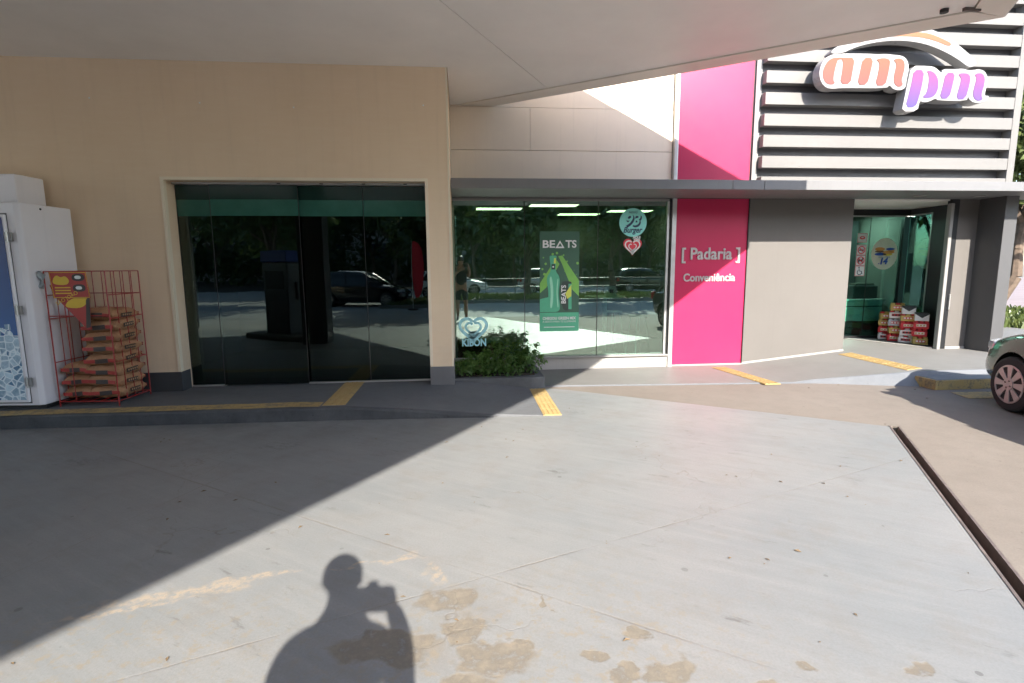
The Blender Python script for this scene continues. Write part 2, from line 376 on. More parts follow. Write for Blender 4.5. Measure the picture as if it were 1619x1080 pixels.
for nm, c in dict(p_green=(.045, .125, .08), p_lime=(.22, .52, .10), p_mint=(.10, .46, .27), p_mintlight=(.35, .72, .52), p_dark=(.03, .055, .045), p_yel=(.70, .75, .12), p_white=(.80, .82, .80),
                  s_teal=(.30, .78, .72), s_navy=(.02, .05, .10), s_red=(.72, .04, .06), s_cream=(.72, .66, .50), s_orange=(.72, .28, .05), s_blue=(.02, .06, .35), s_brown=(.22, .09, .03),
                  k_cyan=(.42, .80, .86), k_redbox=(.26, .06, .045), c_red=(.55, .03, .035), c_gold=(.50, .36, .10), c_white=(.72, .70, .66), c_silver=(.42, .43, .45), c_black=(.02, .025, .024),
                  b_paper=(.46, .27, .14), b_red=(.42, .045, .035), b_ink=(.05, .035, .03), f_blue=(.012, .05, .26), f_yel=(.75, .50, .04), plastic=(.42, .46, .48)).items(): flat(nm, c)
def mat_bag():
    k = NT('kraft charcoal bag'); p = k.pos()
    a = k.noise(6, 5, .65, p); f = k.noise(45, 4, .65, p)
    c = k.mix(k.ramp(a, .3, .7), (.36, .17, .085), (.50, .28, .145))
    c = k.mix(k.math('MULTIPLY', k.ramp(f, .5, .75), .3), c, (.24, .13, .06))
    return k.bsdf(c, .7, 0, k.math('ADD', a, f), .8, .016, .35)
MAT['bag'] = mat_bag()
def mat_ice():
    k = NT('printed ice cubes'); p = k.pos()
    vo = k.n('TexVoronoi', {'Vector': k.vmath('MULTIPLY', p, (14, 1, 14)).outputs[0], 'Scale': 1.0}, feature='F1')
    v2 = k.n('TexVoronoi', {'Vector': k.vmath('MULTIPLY', p, (14, 1, 14)).outputs[0], 'Scale': 1.0}, feature='DISTANCE_TO_EDGE').outputs['Distance']
    g = k.n('SeparateColor', {0: vo.outputs['Color']}).outputs[0]
    n = k.noise(30, 4, .7, p)
    v = k.math('ADD', k.math('MULTIPLY', g, .5), k.math('MULTIPLY', n, .5))
    c = k.mix(k.ramp(v, .3, .75), (.08, .20, .34), (.60, .76, .84))
    c = k.mix(k.ramp(v2, .10, .02), c, (.80, .88, .92))
    return k.bsdf(c, .3)
MAT['ice'] = mat_ice()
def mat_bluegrad():
    k = NT('printed blue'); z = k.n('SeparateXYZ', {0: k.pos()}).outputs[2]
    c = k.mix(k.ramp(z, .9, 2.0), (.02, .12, .36), (.012, .03, .17)); return k.bsdf(c, .3)
MAT['bluegrad'] = mat_bluegrad()
def mat_signgrad(name, lo, hi, z0, z1):
    k = NT(name); z = k.n('SeparateXYZ', {0: k.pos()}).outputs[2]
    return k.bsdf(k.mix(k.ramp(z, z0, z1), lo, hi), .3)
MAT['amcol'] = mat_signgrad('orange to coral print', (.1837, .0568, .0481), (.2012, .0787, .0372), 4.12, 4.55)
MAT['pmcol'] = mat_signgrad('violet to pink print', (.0744, .0525, .2187), (.2012, .0481, .1575), 3.85, 4.34)
MAT['archcol'] = mat_signgrad('orange print', (.2538, .0963, .0481), (.2713, .1225, .0481), 4.7, 4.9)
def mat_paint(name, c, rough=.16, metal=.3):
    k = NT(name)
    f = k.noise(3, 4, .6, k.pos())
    return k.bsdf(k.mix(k.ramp(f, .3, .8), c, tuple(x * .9 for x in c)), k.math('ADD', rough, k.math('MULTIPLY', f, .12)), metal, **{'Coat Weight': .7, 'Coat Roughness': .05})
MAT['paint_taupe'] = mat_paint('taupe car paint', (.036, .031, .029), .22, .35)
MAT['paint_black'] = mat_paint('black car paint', (.012, .012, .014))
MAT['paint_white'] = mat_paint('white car paint', (.72, .72, .72), .2, 0)
MAT['paint_silver'] = mat_paint('silver car paint', (.45, .46, .47), .25, .6)
MAT['paint_red'] = mat_paint('red car paint', (.35, .02, .025), .2, .1)
MAT['carglass'] = plain('car glass', (.012, .016, .017), .06, 0, .05, 2, 0, .8)
MAT['chromeplastic'] = plain('silver wheel cover', (.42, .36, .34), .4, .4)
MAT['headlight'] = plain('headlight lens', (.45, .47, .5), .08, .2)
MAT['taillight'] = plain('tail light', (.35, .01, .015), .15)
MAT['plate'] = plain('number plate', (.6, .6, .6), .5)
MAT['bldg'] = mat_streaky('far building wall', (.50, .50, .50), .7, .1)
MAT['bldg2'] = mat_streaky('far building brick', (.36, .30, .26), .8, .1)
MAT['bldgglass'] = plain('far window', (.05, .06, .07), .15)
MAT['rust'] = plain('rusty channel', (.055, .04, .033), .85, 0, .4, 9, .4)
MAT['steel'] = plain('worn steel edge', (.16, .13, .12), .6, .3, .3, 12)
MAT['cardboard'] = plain('shelf', (.3, .25, .2), .7)
# ------------------------------------------------------------------ ground, road, pavements
YF, YW, HC = 6.62, 8.06, 3.917
tag(MB().box(-400, 400, -400, 400, -.6, -.15).build('ground', 'earth'), kind='structure')
DD = Vector((.5155, .8569))                                     # direction of the drain
d0 = Vector((4.19, 4.715))
def on(p, t, s=0.0): return (p.x + DD.x * t + DD.y * s, p.y + DD.y * t - DD.x * s)
slab = [(-16, 6.3), (-16, -1.0), (on(d0, -6.67)[0], -1.0), on(d0, 0), (1.354, 6.655), (1.06, 6.80), (.86, 6.80), (.3, 6.3)]
tag(MB().prism(slab, -.14, 0).build('forecourt', 'slab'), kind='structure')
GAP = .085
apron = [(on(d0, -6.67, GAP)[0], -1.0), (17, -1.0), (17, 11.5), (8.0, 11.5), (8.0, 8.8), (-.2, 8.8), (.86, 6.803), (1.06, 6.803), (1.356, 6.659), (4.19, 4.719), on(d0, .06, GAP * .4), on(d0, .05, GAP)]
tag(MB().prism(apron, -.14, -.003).build('concrete_apron', 'apron'), kind='structure')
dr = thing('trench_drain', 'narrow rusty open trench drain along the edge of the painted floor', 'drain', (d0.x, d0.y, 0))
def rel(o, mb): mb.v = [(x - o[0], y - o[1], z - o[2]) for x, y, z in mb.v]; return mb
rel((d0.x, d0.y, 0), MB().prism([on(d0, -6.5, .001), on(d0, -6.5, GAP), on(d0, .03, GAP), on(d0, .03, .001)], -.13, -.085)).build('channel', 'rust', dr)
for s in (-.004, GAP - .012):
    rel((d0.x, d0.y, 0), MB().prism([on(d0, -6.5, s), on(d0, -6.5, s + .016), on(d0, .03, s + .016), on(d0, .03, s)], -.09, .004)).build('steel_edge', 'steel', dr)
# road behind the viewer
tag(MB().box(-80, 80, -7.6, -1.02, -.16, -.012).build('road', 'asphalt'), kind='structure')
tag(MB().box(-80, 80, -26, -12.4, -.16, -.02).build('far_road', 'asphalt'), kind='structure')
tag(MB().box(-80, -3.2, -12.38, -7.62, -.16, -.016).build('driveway', 'asphalt'), kind='structure')
tag(MB().box(17.02, 60, -1.0, 60, -.16, -.03).build('side_road', mat_concrete('pinkish asphalt', (.25, .20, .195), (.32, .26, .25), .2)), kind='structure')
tag(MB().box(-90, 90, -60, -26.02, -.155, -.005).build('far_verge', 'soil'), kind='structure')
def grass(name, x0, x1, y0, y1, n, h, label, z=.0):
    mb = MB()
    for _ in range(n):
        x = random.uniform(x0, x1); y = random.uniform(y0, y1); a = random.uniform(0, 6.28); hh = h * random.uniform(.4, 1.2); wd = hh * .18
        dx, dy = math.cos(a) * wd, math.sin(a) * wd; lx, ly = random.uniform(-.4, .4) * hh, random.uniform(-.4, .4) * hh
        mb.quad((x - dx, y - dy, z), (x + dx, y + dy, z), (x + lx + dx * .3, y + ly + dy * .3, z + hh), (x + lx - dx * .3, y + ly - dy * .3, z + hh))
    return tag(mb.build(name, 'grass'), label, 'grass', kind='stuff')
tag(MB().box(-3.18, 80, -12.38, -7.62, -.16, .10).build('verge', 'soil'), kind='structure')
grass('grass', -3.1, 24, -12.3, -7.7, 9000, .16, 'rough green grass on the verge across the road', .10)
tag(MB().box(10.2, 16.6, 10.3, 14.5, -.16, .05).build('side_verge', 'soil'), kind='structure')
grass('verge_grass', 10.3, 16.5, 10.4, 14.4, 5000, .28, 'sunlit green grass beside the building under the street tree', .05)
for i in range(9):
    for (yy, nm) in ((-4.2, 'near'),):
        tag(MB().box(-27 + i * 6.3, -24 + i * 6.3, yy - .06, yy + .06, -.011, -.007).build('lane_marking', 'white'), 'white painted lane dash on the road behind the viewer, %s from the left end' % ['first', 'second', 'third', 'fourth', 'fifth', 'sixth', 'seventh', 'eighth', 'ninth'][i], 'road marking', 'lane dashes on the road')
tag(MB().box(-3.3, 70, -7.75, -7.6, -.1, .12).build('road_kerb', 'porch'), kind='structure')

# raised dark pavement on the left, dipping to the floor at its right end
def grid(name, xs, fy, mat, zbot=-.1, kind='structure', parent=None):
    """xs: list of (x, [(y, z), ...]) rows; builds the top, skirts its border down to zbot"""
    mb = MB(); nrow = len(xs[0][1])
    for x, row in xs:
        for y, z in row: mb.v.append((x, y, z))
    for i in range(len(xs) - 1):
        for j in range(nrow - 1):
            a = i * nrow + j; mb.f.append((a, a + nrow, a + nrow + 1, a + 1))
    o = mb.build(name, mat, parent)
    if kind: tag(o, kind=kind)
    return o
pv = []
for x, yb, zf, zb in [(-16, 5.72, .14, .14), (-5, 5.70, .14, .14), (-1.3, 5.62, .14, .14), (-.6, 5.59, .095, .14), (-.1, 5.56, .055, .135), (.4, 5.53, .022, .08), (.86, 5.50, .004, .018)]:
    pv.append((x, [(yb, -.05), (yb, zf - .014), (yb + .014, zf), (yb + .5, zf + (zb - zf) * .45), (6.75, zb), (7.3, zb)]))
grid('pavement', pv, None, 'pavement')
kb = []
for x, yb, zf in [(-16, 5.72, .14), (-5, 5.70, .14), (-1.3, 5.62, .14), (-.6, 5.59, .095), (-.1, 5.56, .055), (.3, 5.535, .026)]:
    kb.append((x, [(yb - .03, -.02), (yb - .026, zf - .02), (yb - .012, zf - .004), (yb + .03, zf + .002)]))
grid('kerb', kb, None, 'kerb')
k2 = []
for i in range(60):
    x = -16 + i * (14.45 / 59); yb = 5.72 - .1 * (x + 16) / 14.7 + .018 * random.uniform(-1, 1)
    k2.append((x, [(yb + .035, .1425), (yb + .035 + random.uniform(.19, .225), .1425)]))
tag(grid('kerb_marking', k2, None, 'yellowline', kind=None), 'worn yellow line painted along the left pavement edge', 'kerb marking')

# pale porch that ramps up to the entrance
def zp(x): return .012 if x < 4.45 else (.012 + (x - 4.45) / 1.75 * .178 if x < 6.2 else .19)
def yfr(x):
    if x < 4.75: return 6.86 - (x - 1.06) / 3.69 * .24
    if x < 5.9: return 6.62 - (x - 4.75) / 1.15 * .34
    return 6.28
px = []; pf = []
for i in range(46):
    x = 1.06 + i * (12.0 - 1.06) / 45
    z = zp(x); y = yfr(x)
    fl = .03 + (z * .9 if x < 6.2 else .17) * (1.0 if x < 6.0 else .3)
    px.append((x, [(y + fl, z), (y + fl + .3, z), (7.6, z), (8.0, z), (11.6, z)]))
    pf.append((x, [(y, -.02), (y + fl * .9, z - .008), (y + fl + .004, z + .0015)]))
grid('porch', px, None, 'porch'); grid('porch_edge', pf, None, 'porchside')
# yellow edged concrete step beside the parked car
st = thing('concrete_step', 'low grey concrete step with worn yellow painted edges beside the parked car', 'step', (6.0, 6.08, 0))
MB().prism([(0, 0), (3.4, -.02), (3.4, .28), (-.02, .28)], -.02, .132).build('body', 'porchside', st, bevel=.012)
MB().prism([(.01, -.012), (3.4, -.032), (3.4, -.002), (.01, .018)], -.0, .125).build('yellow_front', 'yellowline', st)
MB().prism([(-.03, -.012), (.006, -.012), (-.014, .285), (-.048, .285)], -.0, .125).build('yellow_side', 'yellowline', st)
tag(MB().prism([(5.98, 5.63), (6.75, 5.56), (6.85, 5.88), (6.05, 5.93)], .001, .003).build('parking_marking', 'yellowline'), 'pale yellow painted bay marking in front of the low step', 'ground marking')

# tactile strips made of ribbed yellow tiles
def tactile(x0, x1, ya, yb, zf, n, label, xshift=0.0, slope=0.0):
    t = thing('tactile_strip', label, 'tactile paving', ((x0 + x1) / 2, min(ya, yb), 0), 0, 'yellow tactile strips')
    W = x1 - x0; L = (yb - ya) / n
    for i in range(n):
        mb = MB(); y0 = ya + i * L + .003; y1 = ya + (i + 1) * L - .003
        z0, z1 = zf(ya + i * L), zf(ya + (i + 1) * L)
        def zz(y): return z0 + (z1 - z0) * (y - ya - i * L) / L
        for (xa, xb, h, s) in [(x0, x1, .004, 0)] + [(x0 + W * (j + .5) / 4 - W * .045, x0 + W * (j + .5) / 4 + W * .045, .009, .006) for j in range(4)]:
            b = len(mb.v)
            for (yy, up) in ((y0 + s, 0), (y1 - s, 0), (y0 + s, 1), (y1 - s, 1)):
                for xx in (xa, xb): mb.v.append((xx + xshift * (yy - ya) / (yb - ya) - t.location.x, yy - t.location.y, zz(yy) + (h if up else -.01) + slope * (xx - x0)))
            mb.f += [tuple(b + q for q in f) for f in ((4, 5, 7, 6), (0, 1, 5, 4), (1, 3, 7, 5), (3, 2, 6, 7), (2, 0, 4, 6))]
        mb.build('tile', 'yellow', t)
    return t
tactile(-1.53, -1.29, 5.69, 6.84, lambda y: .141, 5, 'yellow ribbed tactile strip leading to the dark sliding doors')
tactile(.84, 1.04, 5.50, 6.70, lambda y: .006 + (y - 5.5) * .010, 5, 'yellow ribbed tactile strip crossing the shadow edge right of the planter')
tactile(4.01, 4.23, 6.60, 7.82, lambda y: .014, 5, 'yellow ribbed tactile strip in front of the grey wall, by the pink panel', -.16)
tactile(5.97, 6.19, 6.52, 7.85, lambda y: .1675, 6, 'yellow ribbed tactile strip on the ramp before the shop entrance', 0.0, .1017)

# ------------------------------------------------------------------ shop building
B = thing('shop_building', 'low convenience shop with beige wall, magenta panel, grey walls and glass fronts', 'building', (0, 8, 0))
def bb(name, mat, *b, bevel=0.0, parent=None):
    x0, x1, y0, y1, z0, z1 = b
    return MB().box(x0, x1, y0 - 8, y1 - 8, z0, z1).build(name, mat, parent or B, bevel=bevel)
XC = -.137; XDL, XDR, ZD = -3.406, -.424, 2.626
bb('beige_wall', 'beige', -16, XDL, YF, 7.2, .0, 5.3)
bb('beige_lintel', 'beige', XDL, XDR, YF, 7.2, ZD, 5.3)
bb('corner_column', 'beige', XDR, XC, YF, YW, .0, 5.3)
bb('column_edge_trim', 'trim', XC - .018, XC + .004, YF - .006, YF + .02, .36, HC - .002)
# trim round the opening
bb('opening_trim', 'trim', XDL - .03, XDL + .004, YF - .012, YF + .05, .38, ZD + .03)
bb('opening_trim', 'trim', XDL + .004, XDR + .03, YF - .012, YF + .05, ZD - .004, ZD + .03)
bb('opening_trim', 'trim', XDR - .004, XDR + .03, YF - .012, YF + .05, .38, ZD - .004)
bb('skirting', 'skirt', -16, XDL + .006, YF - .014, YF + .2, .13, .375)
bb('skirting', 'skirtlight', XDR - .006, XC + .012, YF - .014, YF + .6, .05, .362)
# dark room behind the sliding doors
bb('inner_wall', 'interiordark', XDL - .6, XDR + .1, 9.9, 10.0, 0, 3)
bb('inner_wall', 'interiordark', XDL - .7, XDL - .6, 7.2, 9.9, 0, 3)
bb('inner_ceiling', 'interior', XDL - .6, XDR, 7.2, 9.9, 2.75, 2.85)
bb('inner_floor', 'tile', XDL - .6, XDR, 6.75, 9.9, .02, .13)
bb('inner_beam', 'interiorlight', XDL, XDR - .02, 7.25, 7.35, 2.30, 2.72)
# sliding glass doors
YG = 6.86
def pane(name, x0, x1, y, z0, z1, mat, parent=B, th=.010, oy=8):
    return MB().box(x0, x1, y - oy - th / 2, y - oy + th / 2, z0, z1).build(name, mat, parent)
for (x0, x1, y) in [(-3.40, -2.985, YG), (-2.995, -1.972, YG - .05), (-1.985, -1.21, YG + .0), (-1.222, -.43, YG + .012)]:
    p_ = pane('sliding_door', x0, x1, y, .16, 2.598, 'glassdoor')
    for xe in (x0, x1):
        MB().box(xe - .003, xe + .003, y - 8 - .007, y - 8 + .007, .162, 2.596).build('edge_strip', 'darkframe', p_)
bb('door_track', 'alu', -3.40, -2.995, YG - .03, YG + .03, .141, .158); bb('door_track', 'alu', -1.985, -.43, YG - .025, YG + .035, .141, .158)
bb('door_head_track', 'alu', -3.40, -.43, YG - .075, YG + .04, 2.60, 2.624)
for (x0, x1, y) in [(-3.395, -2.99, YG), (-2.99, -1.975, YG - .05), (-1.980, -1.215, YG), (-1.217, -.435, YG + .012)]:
    bb('painted_glow_band', 'painted_glow_bright', x0, x1, y - .0085, y - .0062, 2.235, 2.428); bb('painted_glow_band', 'painted_glow_dark', x0, x1, y - .0085, y - .0062, 2.43, 2.595)  # strips on the glass paint in the lit interior beam, no real film
for (x, z) in ((-2.93, 3.47), (-.42, 3.49), (-1.9, 3.44), (-4.1, 3.5)): bb('wall_anchor', 'p_white', x - .008, x + .008, YF - .006, YF + .01, z - .008, z + .008, bevel=.003)
for i in range(4): bb('track_fixing', 'darkframe', -2.2 + i * .5, -2.16 + i * .5, YG - .079, YG - .074, 2.606, 2.618)
# recessed shop front
bb('sill', 'whitebase', XC, 3.20, YW - .05, YW + .12, -.02, .19, bevel=.006)
bb('sill_cap', 'white', XC, 3.20, YW - .09, YW + .02, .191, .215, bevel=.004)
wn = MB().box(XC, 3.165, YW - 8.03, YW - 7.97, 2.572, 2.605).build('shop_window', 'white', B)
for (x0, x1, y) in [(XC, .935, YW + .0), (.94, 2.065, YW + .004), (2.07, 3.14, YW)]:
    MB().box(x0, x1, y - 8.006, y - 7.994, .217, 2.571).build('pane', 'glasswin', wn)
for x in (.9375, 2.0675): MB().box(x - .004, x + .004, YW - 8.012, YW - 7.99, .217, 2.571).build('silicone_joint', 'darkframe', wn)
MB().box(3.14, 3.172, YW - 8.03, YW - 7.97, .216, 2.571).build('frame_post', 'alu', wn)
bb('dark_jamb', 'darkframe', 3.172, 3.205, YW - .03, YW + .05, .0, 2.605)
bb('alu_jamb', 'alu', 3.205, 3.27, YW - .07, YW + .05, .0, 2.61)
bb('header', 'greydark', XC, 3.2, YW - .02, YW + .1, 2.606, 2.76)
# cream upper panels with open joints
zz = [2.745, 3.298, 3.900, 4.60, 5.40]
for i in range(4):
    xs = [XC, 3.195] if i != 1 else [XC, 1.03, 3.195]
    for a, b in zip(xs[:-1], xs[1:]):
        bb('wall_panel', 'creampanel', a + .002, b - .002, YW + .006 * (i == 2), YW + .1, zz[i] + .003, zz[i + 1] - .003, bevel=.002)
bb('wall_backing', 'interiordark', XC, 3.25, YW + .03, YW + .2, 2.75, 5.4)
bb('gutter_pipe', 'alu', 3.200, 3.268, YW - .06, YW + .02, 2.745, 5.4, bevel=.012)
bb('magenta_panel', 'pink', 3.275, 4.44, YW - .02, YW + .1, .035, 2.61)
bb('magenta_panel', 'pink', 3.275, 4.42, YW - .02, YW + .1, 2.748, 5.4)
bb('panel_joint', 'darkframe', 4.422, 4.445, YW - .01, YW + .1, 2.75, 5.4)
bb('white_skirting', 'whitebase', 3.21, 4.45, YW - .032, YW + .05, -.02, .033)
# grey wall beside the magenta panel (lower edge follows the ramp)
MB().plate([(4.452, .0), (6.2, .16), (6.2, 2.62), (4.452, 2.62)], .06, .20).build('grey_wall', 'greywall', B)
MB().box(4.441, 4.451, .02, .1, .03, 2.61).build('panel_joint', 'darkframe', B)
MB().plate([(4.452, .0), (6.203, .17), (6.203, .215), (4.452, .040)], .048, .1).build('white_skirting', 'whitebase', B)
bb('grey_wall_return', 'greywall', 6.03, 6.2, 8.201, 11.4, .1, 2.62)
# right hand wall, pilaster
bb('grey_wall', 'greywall', 7.98, 8.36, 8.03, 8.18, .15, 2.62)
bb('white_skirting', 'whitebase', 7.98, 8.33, 8.016, 8.05, .17, .225)
bb('pilaster', 'pillar', 8.335, 8.55, 7.60, 8.2, .15, 2.62, bevel=.006)
# side wall with a tall narrow window beside the entrance
bb('side_wall', 'interiordark', 8.36, 8.54, 8.201, 8.90, .0, 5.3); bb('side_wall', 'greywall', 8.36, 8.54, 9.44, 13.0, .0, 5.3)
bb('side_wall', 'interiordark', 8.36, 8.54, 8.90, 9.44, .0, .60); bb('side_wall', 'interiordark', 8.36, 8.54, 8.90, 9.44, 2.50, 5.3)
sw = bb('side_window', 'alu', 8.352, 8.40, 8.90, 8.925, .60, 2.50)
for b_ in ((8.352, 8.40, 9.415, 9.44, .60, 2.50), (8.352, 8.40, 8.925, 9.415, 2.475, 2.50), (8.352, 8.40, 8.925, 9.415, .60, .625)): bb('frame', 'alu', *b_, parent=sw)
bb('pane', 'glassent', 8.37, 8.378, 8.925, 9.415, .625, 2.475, parent=sw)
bb('white_post', 'white', 7.80, 7.86, 7.98, 8.06, .18, 2.55, bevel=.01)
bb('dark_door_jamb', 'darkframe', 7.862, 7.978, 8.02, 8.12, .18, 2.62)
bb('handle', 'alu', 7.945, 7.962, 7.99, 8.02, .85, 1.1)
# awning
aw = MB().box(XC + .006, 9.6, 7.075 - 8, YW - .021 - 8, 2.622, 2.70).build('awning', 'greydark', B)
xsf = [XC + .006, 3.66, 4.11, 9.6]
for a, b in zip(xsf[:-1], xsf[1:]):
    MB().box(a + .003, b - .003, 7.062 - 8, 7.078 - 8, 2.612, 2.738).build('fascia_sheet', 'fascia', aw, bevel=.004)
MB().box(XC + .006, 9.6, 7.079 - 8, YW - .02 - 8, 2.701, 2.72).build('roof_sheet', 'fascia', aw)
MB().box(XC + .01, 9.58, 7.09 - 8, YW - .03 - 8, 2.6155, 2.6215).build('underside', 'fascia', aw)
for x in (6.9, 7.9):
    MB().prism(disc(x, 7.62 - 8, .085, 20), 2.606, 2.6155).build('downlight', 'white', aw)
bb('sensor', 'black', 4.52, 4.60, YW - .06, YW - .02, 2.76, 2.81)
# room behind the shop window and entrance
bb('inner_floor', 'tile', XC, 8.36, YW + .13, 13, -.05, .02)
bb('inner_back_wall', 'interior', XC, 8.36, 12.6, 12.8, 0, 3)
bb('inner_ceiling', 'interior', XC, 8.36, YW + .11, 12.6, 2.78, 2.9)
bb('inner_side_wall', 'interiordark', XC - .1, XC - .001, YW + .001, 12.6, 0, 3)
bb('inner_partition', 'interior', 4.30, 4.44, YW + .11, 12.6, 0, 2.78)
bb('roof', 'fascia', -16, 9.0, YW + .21, 20, 5.0, 5.2)
bb('recess_back_wall', 'interiorlight', 6.2, 8.3, 11.2, 11.4, .1, 2.7)
bb('recess_ceiling', 'soffit', 6.2, 8.34, YW + .02, 11.2, 2.60, 2.66)
# entrance glazing, set back behind the porch recess
YE = 9.42
en = bb('entrance_glazing', 'darkframe', 6.2, 8.36, YE - .04, YE + .04, 2.49, 2.62)
def eb(name, mat, *b, bevel=0.0): return bb(name, mat, *b, bevel=bevel, parent=en)
eb('frame', 'alu', 6.2, 8.25, YE - .045, YE + .02, 2.466, 2.489)
eb('frame', 'darkframe', 8.25, 8.355, YE - .04, YE + .04, .19, 2.466)
eb('pane', 'glassent', 6.2, 8.25, YE - .005, YE + .005, .24, 2.465)
eb('pane_joint', 'darkframe', 7.60, 7.608, YE - .008, YE + .006, .24, 2.465)
eb('plinth', 'darkframe', 6.2, 8.25, YE - .02, YE + .02, .19, .239)
tag(MB().prism([(7.78, 8.06), (7.86, 8.10), (7.30, 9.36), (7.22, 9.36)], .17, .205).build('threshold', 'whitebase'), kind='structure')
tag(MB().prism([(7.862, 8.10), (8.10, 8.22), (8.34, 8.22), (8.34, 9.37), (7.302, 9.37)], .17, .196).build('entrance_mat', 'skirtlight'), 'dark grey entrance mat under the stacked drink packs', 'mat')

# ------------------------------------------------------------------ canopy over the forecourt
K = Vector((5.158, 4.938)); TH = .5881
D1 = Vector((-math.cos(TH), math.sin(TH))); D2 = Vector((-math.sin(TH), -math.cos(TH)))
ca = thing('station_canopy', 'wide flat pale canopy roof over the forecourt seen from below', 'canopy', (0, 0, 0))
A = K + D1 * ((YW - .003 - K.y) / D1.y); F = K + D2 * 13.5; G = F + D1 * 11
TW = .30
Ki = K + D1 * TW + D2 * TW; Ai = Vector((A.x - TW / math.sin(TH), A.y)); Fi = F + D1 * TW
def xy(v): return (v.x, v.y)
def lerp(a, b, t): return a + (b - a) * t
# soffit panels, cut along one joint that runs parallel to the right hand edge
J1 = Vector((1.15, 7.19)); J0 = Vector((1.15, 7.19)) - Vector((.509, .861)) * 14
g = .004
Jn = Vector((.861, -.509)) * g
Jtop = Vector((Ki.x, Ki.y)) + (Ai - Ki) * ((J1.x - Ki.x) / (Ai.x - Ki.x))
MB().prism([xy(Fi), xy(Ki), xy(Jtop + Jn), xy(J0 + Jn)], HC, HC + .06).build('soffit_panel', 'soffit', ca)
MB().prism([xy(J0 - Jn), xy(Jtop - Jn), xy(Ai), (XC + .006, YW - .003), (XC + .006, YF - .002), (-13, YF - .002), (-13, 2), xy(G)], HC, HC + .06).build('soffit_panel', 'soffit', ca)
# edge trims, a little lower than the soffit
MB().prism([xy(Ki - D2 * .012), xy(K + D2 * .0 + D1 * .0), xy(A), xy(Ai + Vector((.02, 0)))], HC - .012, HC + .05).build('edge_trim', 'canopytrim', ca)
MB().prism([xy(F), xy(K - D1 * .0 + D2 * .006), xy(Ki + D2 * .006 - D1 * .012), xy(Fi - D1 * .012)], HC - .012, HC + .05).build('edge_trim', 'canopytrim', ca)
MB().prism([xy(K - D1 * .012 - D2 * .012), xy(A - D2 * .012), xy(A + D2 * .02), xy(K + D1 * .02 + D2 * .02)], HC - .004, HC + .918).build('face_board', 'canopyface', ca)
MB().prism([xy(F - D1 * .012), xy(K - D1 * .012 - D2 * .0115), xy(K + D1 * .0195 + D2 * .021), xy(F + D1 * .02)], HC - .0035, HC + .9175).build('face_board', 'canopyface', ca)
MB().prism([xy(K), xy(A), (XC, YW), (XC, YF - .001), (-13, YF - .001), (-13, 2), xy(G), xy(F)], HC + .85, HC + .90).build('roof_deck', 'fascia', ca)
MB().tube((4.47, 4.86, HC - .03), (4.47, 4.86, HC + .02), .034, 16).build('floodlight', 'black', ca)
MB().box(4.62, 4.78, 4.80, 4.83, HC - .03, HC - .001).build('bracket', 'steel', ca)
for (x, y) in [(-3.15, 1.9), (-7.6, -1.5)]:
    MB().box(x - .25, x + .25, y - .25, y + .25, -.02, HC).build('column', 'pillar', ca, bevel=.02)

# ------------------------------------------------------------------ slatted screen
S = thing('slatted_screen', 'pale horizontal slat screen on the upper wall behind the illuminated sign', 'screen', (6.5, 8, 2.7))
def sb(name, mat, *b, bevel=0.0):
    x0, x1, y0, y1, z0, z1 = b
    return MB().box(x0 - 6.5, x1 - 6.5, y0 - 8, y1 - 8, z0 - 2.7, z1 - 2.7).build(name, mat, S, bevel=bevel)
sb('backing', 'greydark', 4.446, 8.72, 8.06, 8.2, 2.75, 5.5)  # backing coloured dark to carry the shade between the slats
for i in range(10):
    zt = 5.656 - i * .3035
    sb('slat', 'slat', 4.535, 8.60, 7.90, 8.03, max(zt - .172, 2.745), zt, bevel=.003)
sb('left_post', 'white', 4.447, 4.532, 8.02, 8.059, 2.75, 5.7)
sb('right_post', 'slat', 8.602, 8.72, 7.895, 8.059, 2.745, 5.7, bevel=.004)

lr = random.Random(5); mb = MB()
for _ in range(150):
    x = lr.uniform(-3, 9); y = lr.uniform(1.7, 8.0); a = lr.uniform(0, 6.28); q = lr.uniform(.006, .022)
    if x > 1.0 and y > 6.55: continue
    if y > 5.4 and x < 1.0: continue
    ca_, sa_ = math.cos(a) * q, math.sin(a) * q
    mb.quad((x - ca_, y - sa_, .003), (x + sa_ * .4, y - ca_ * .4, .004 + q * .3), (x + ca_, y + sa_, .004), (x - sa_ * .4, y + ca_ * .4, .003 + q * .25))
tag(mb.build('litter', plain('dry leaf bits', (.16, .11, .06), .8, 0, .4, 30)), 'dry leaf bits and grit scattered over the floor', 'litter', kind='stuff')
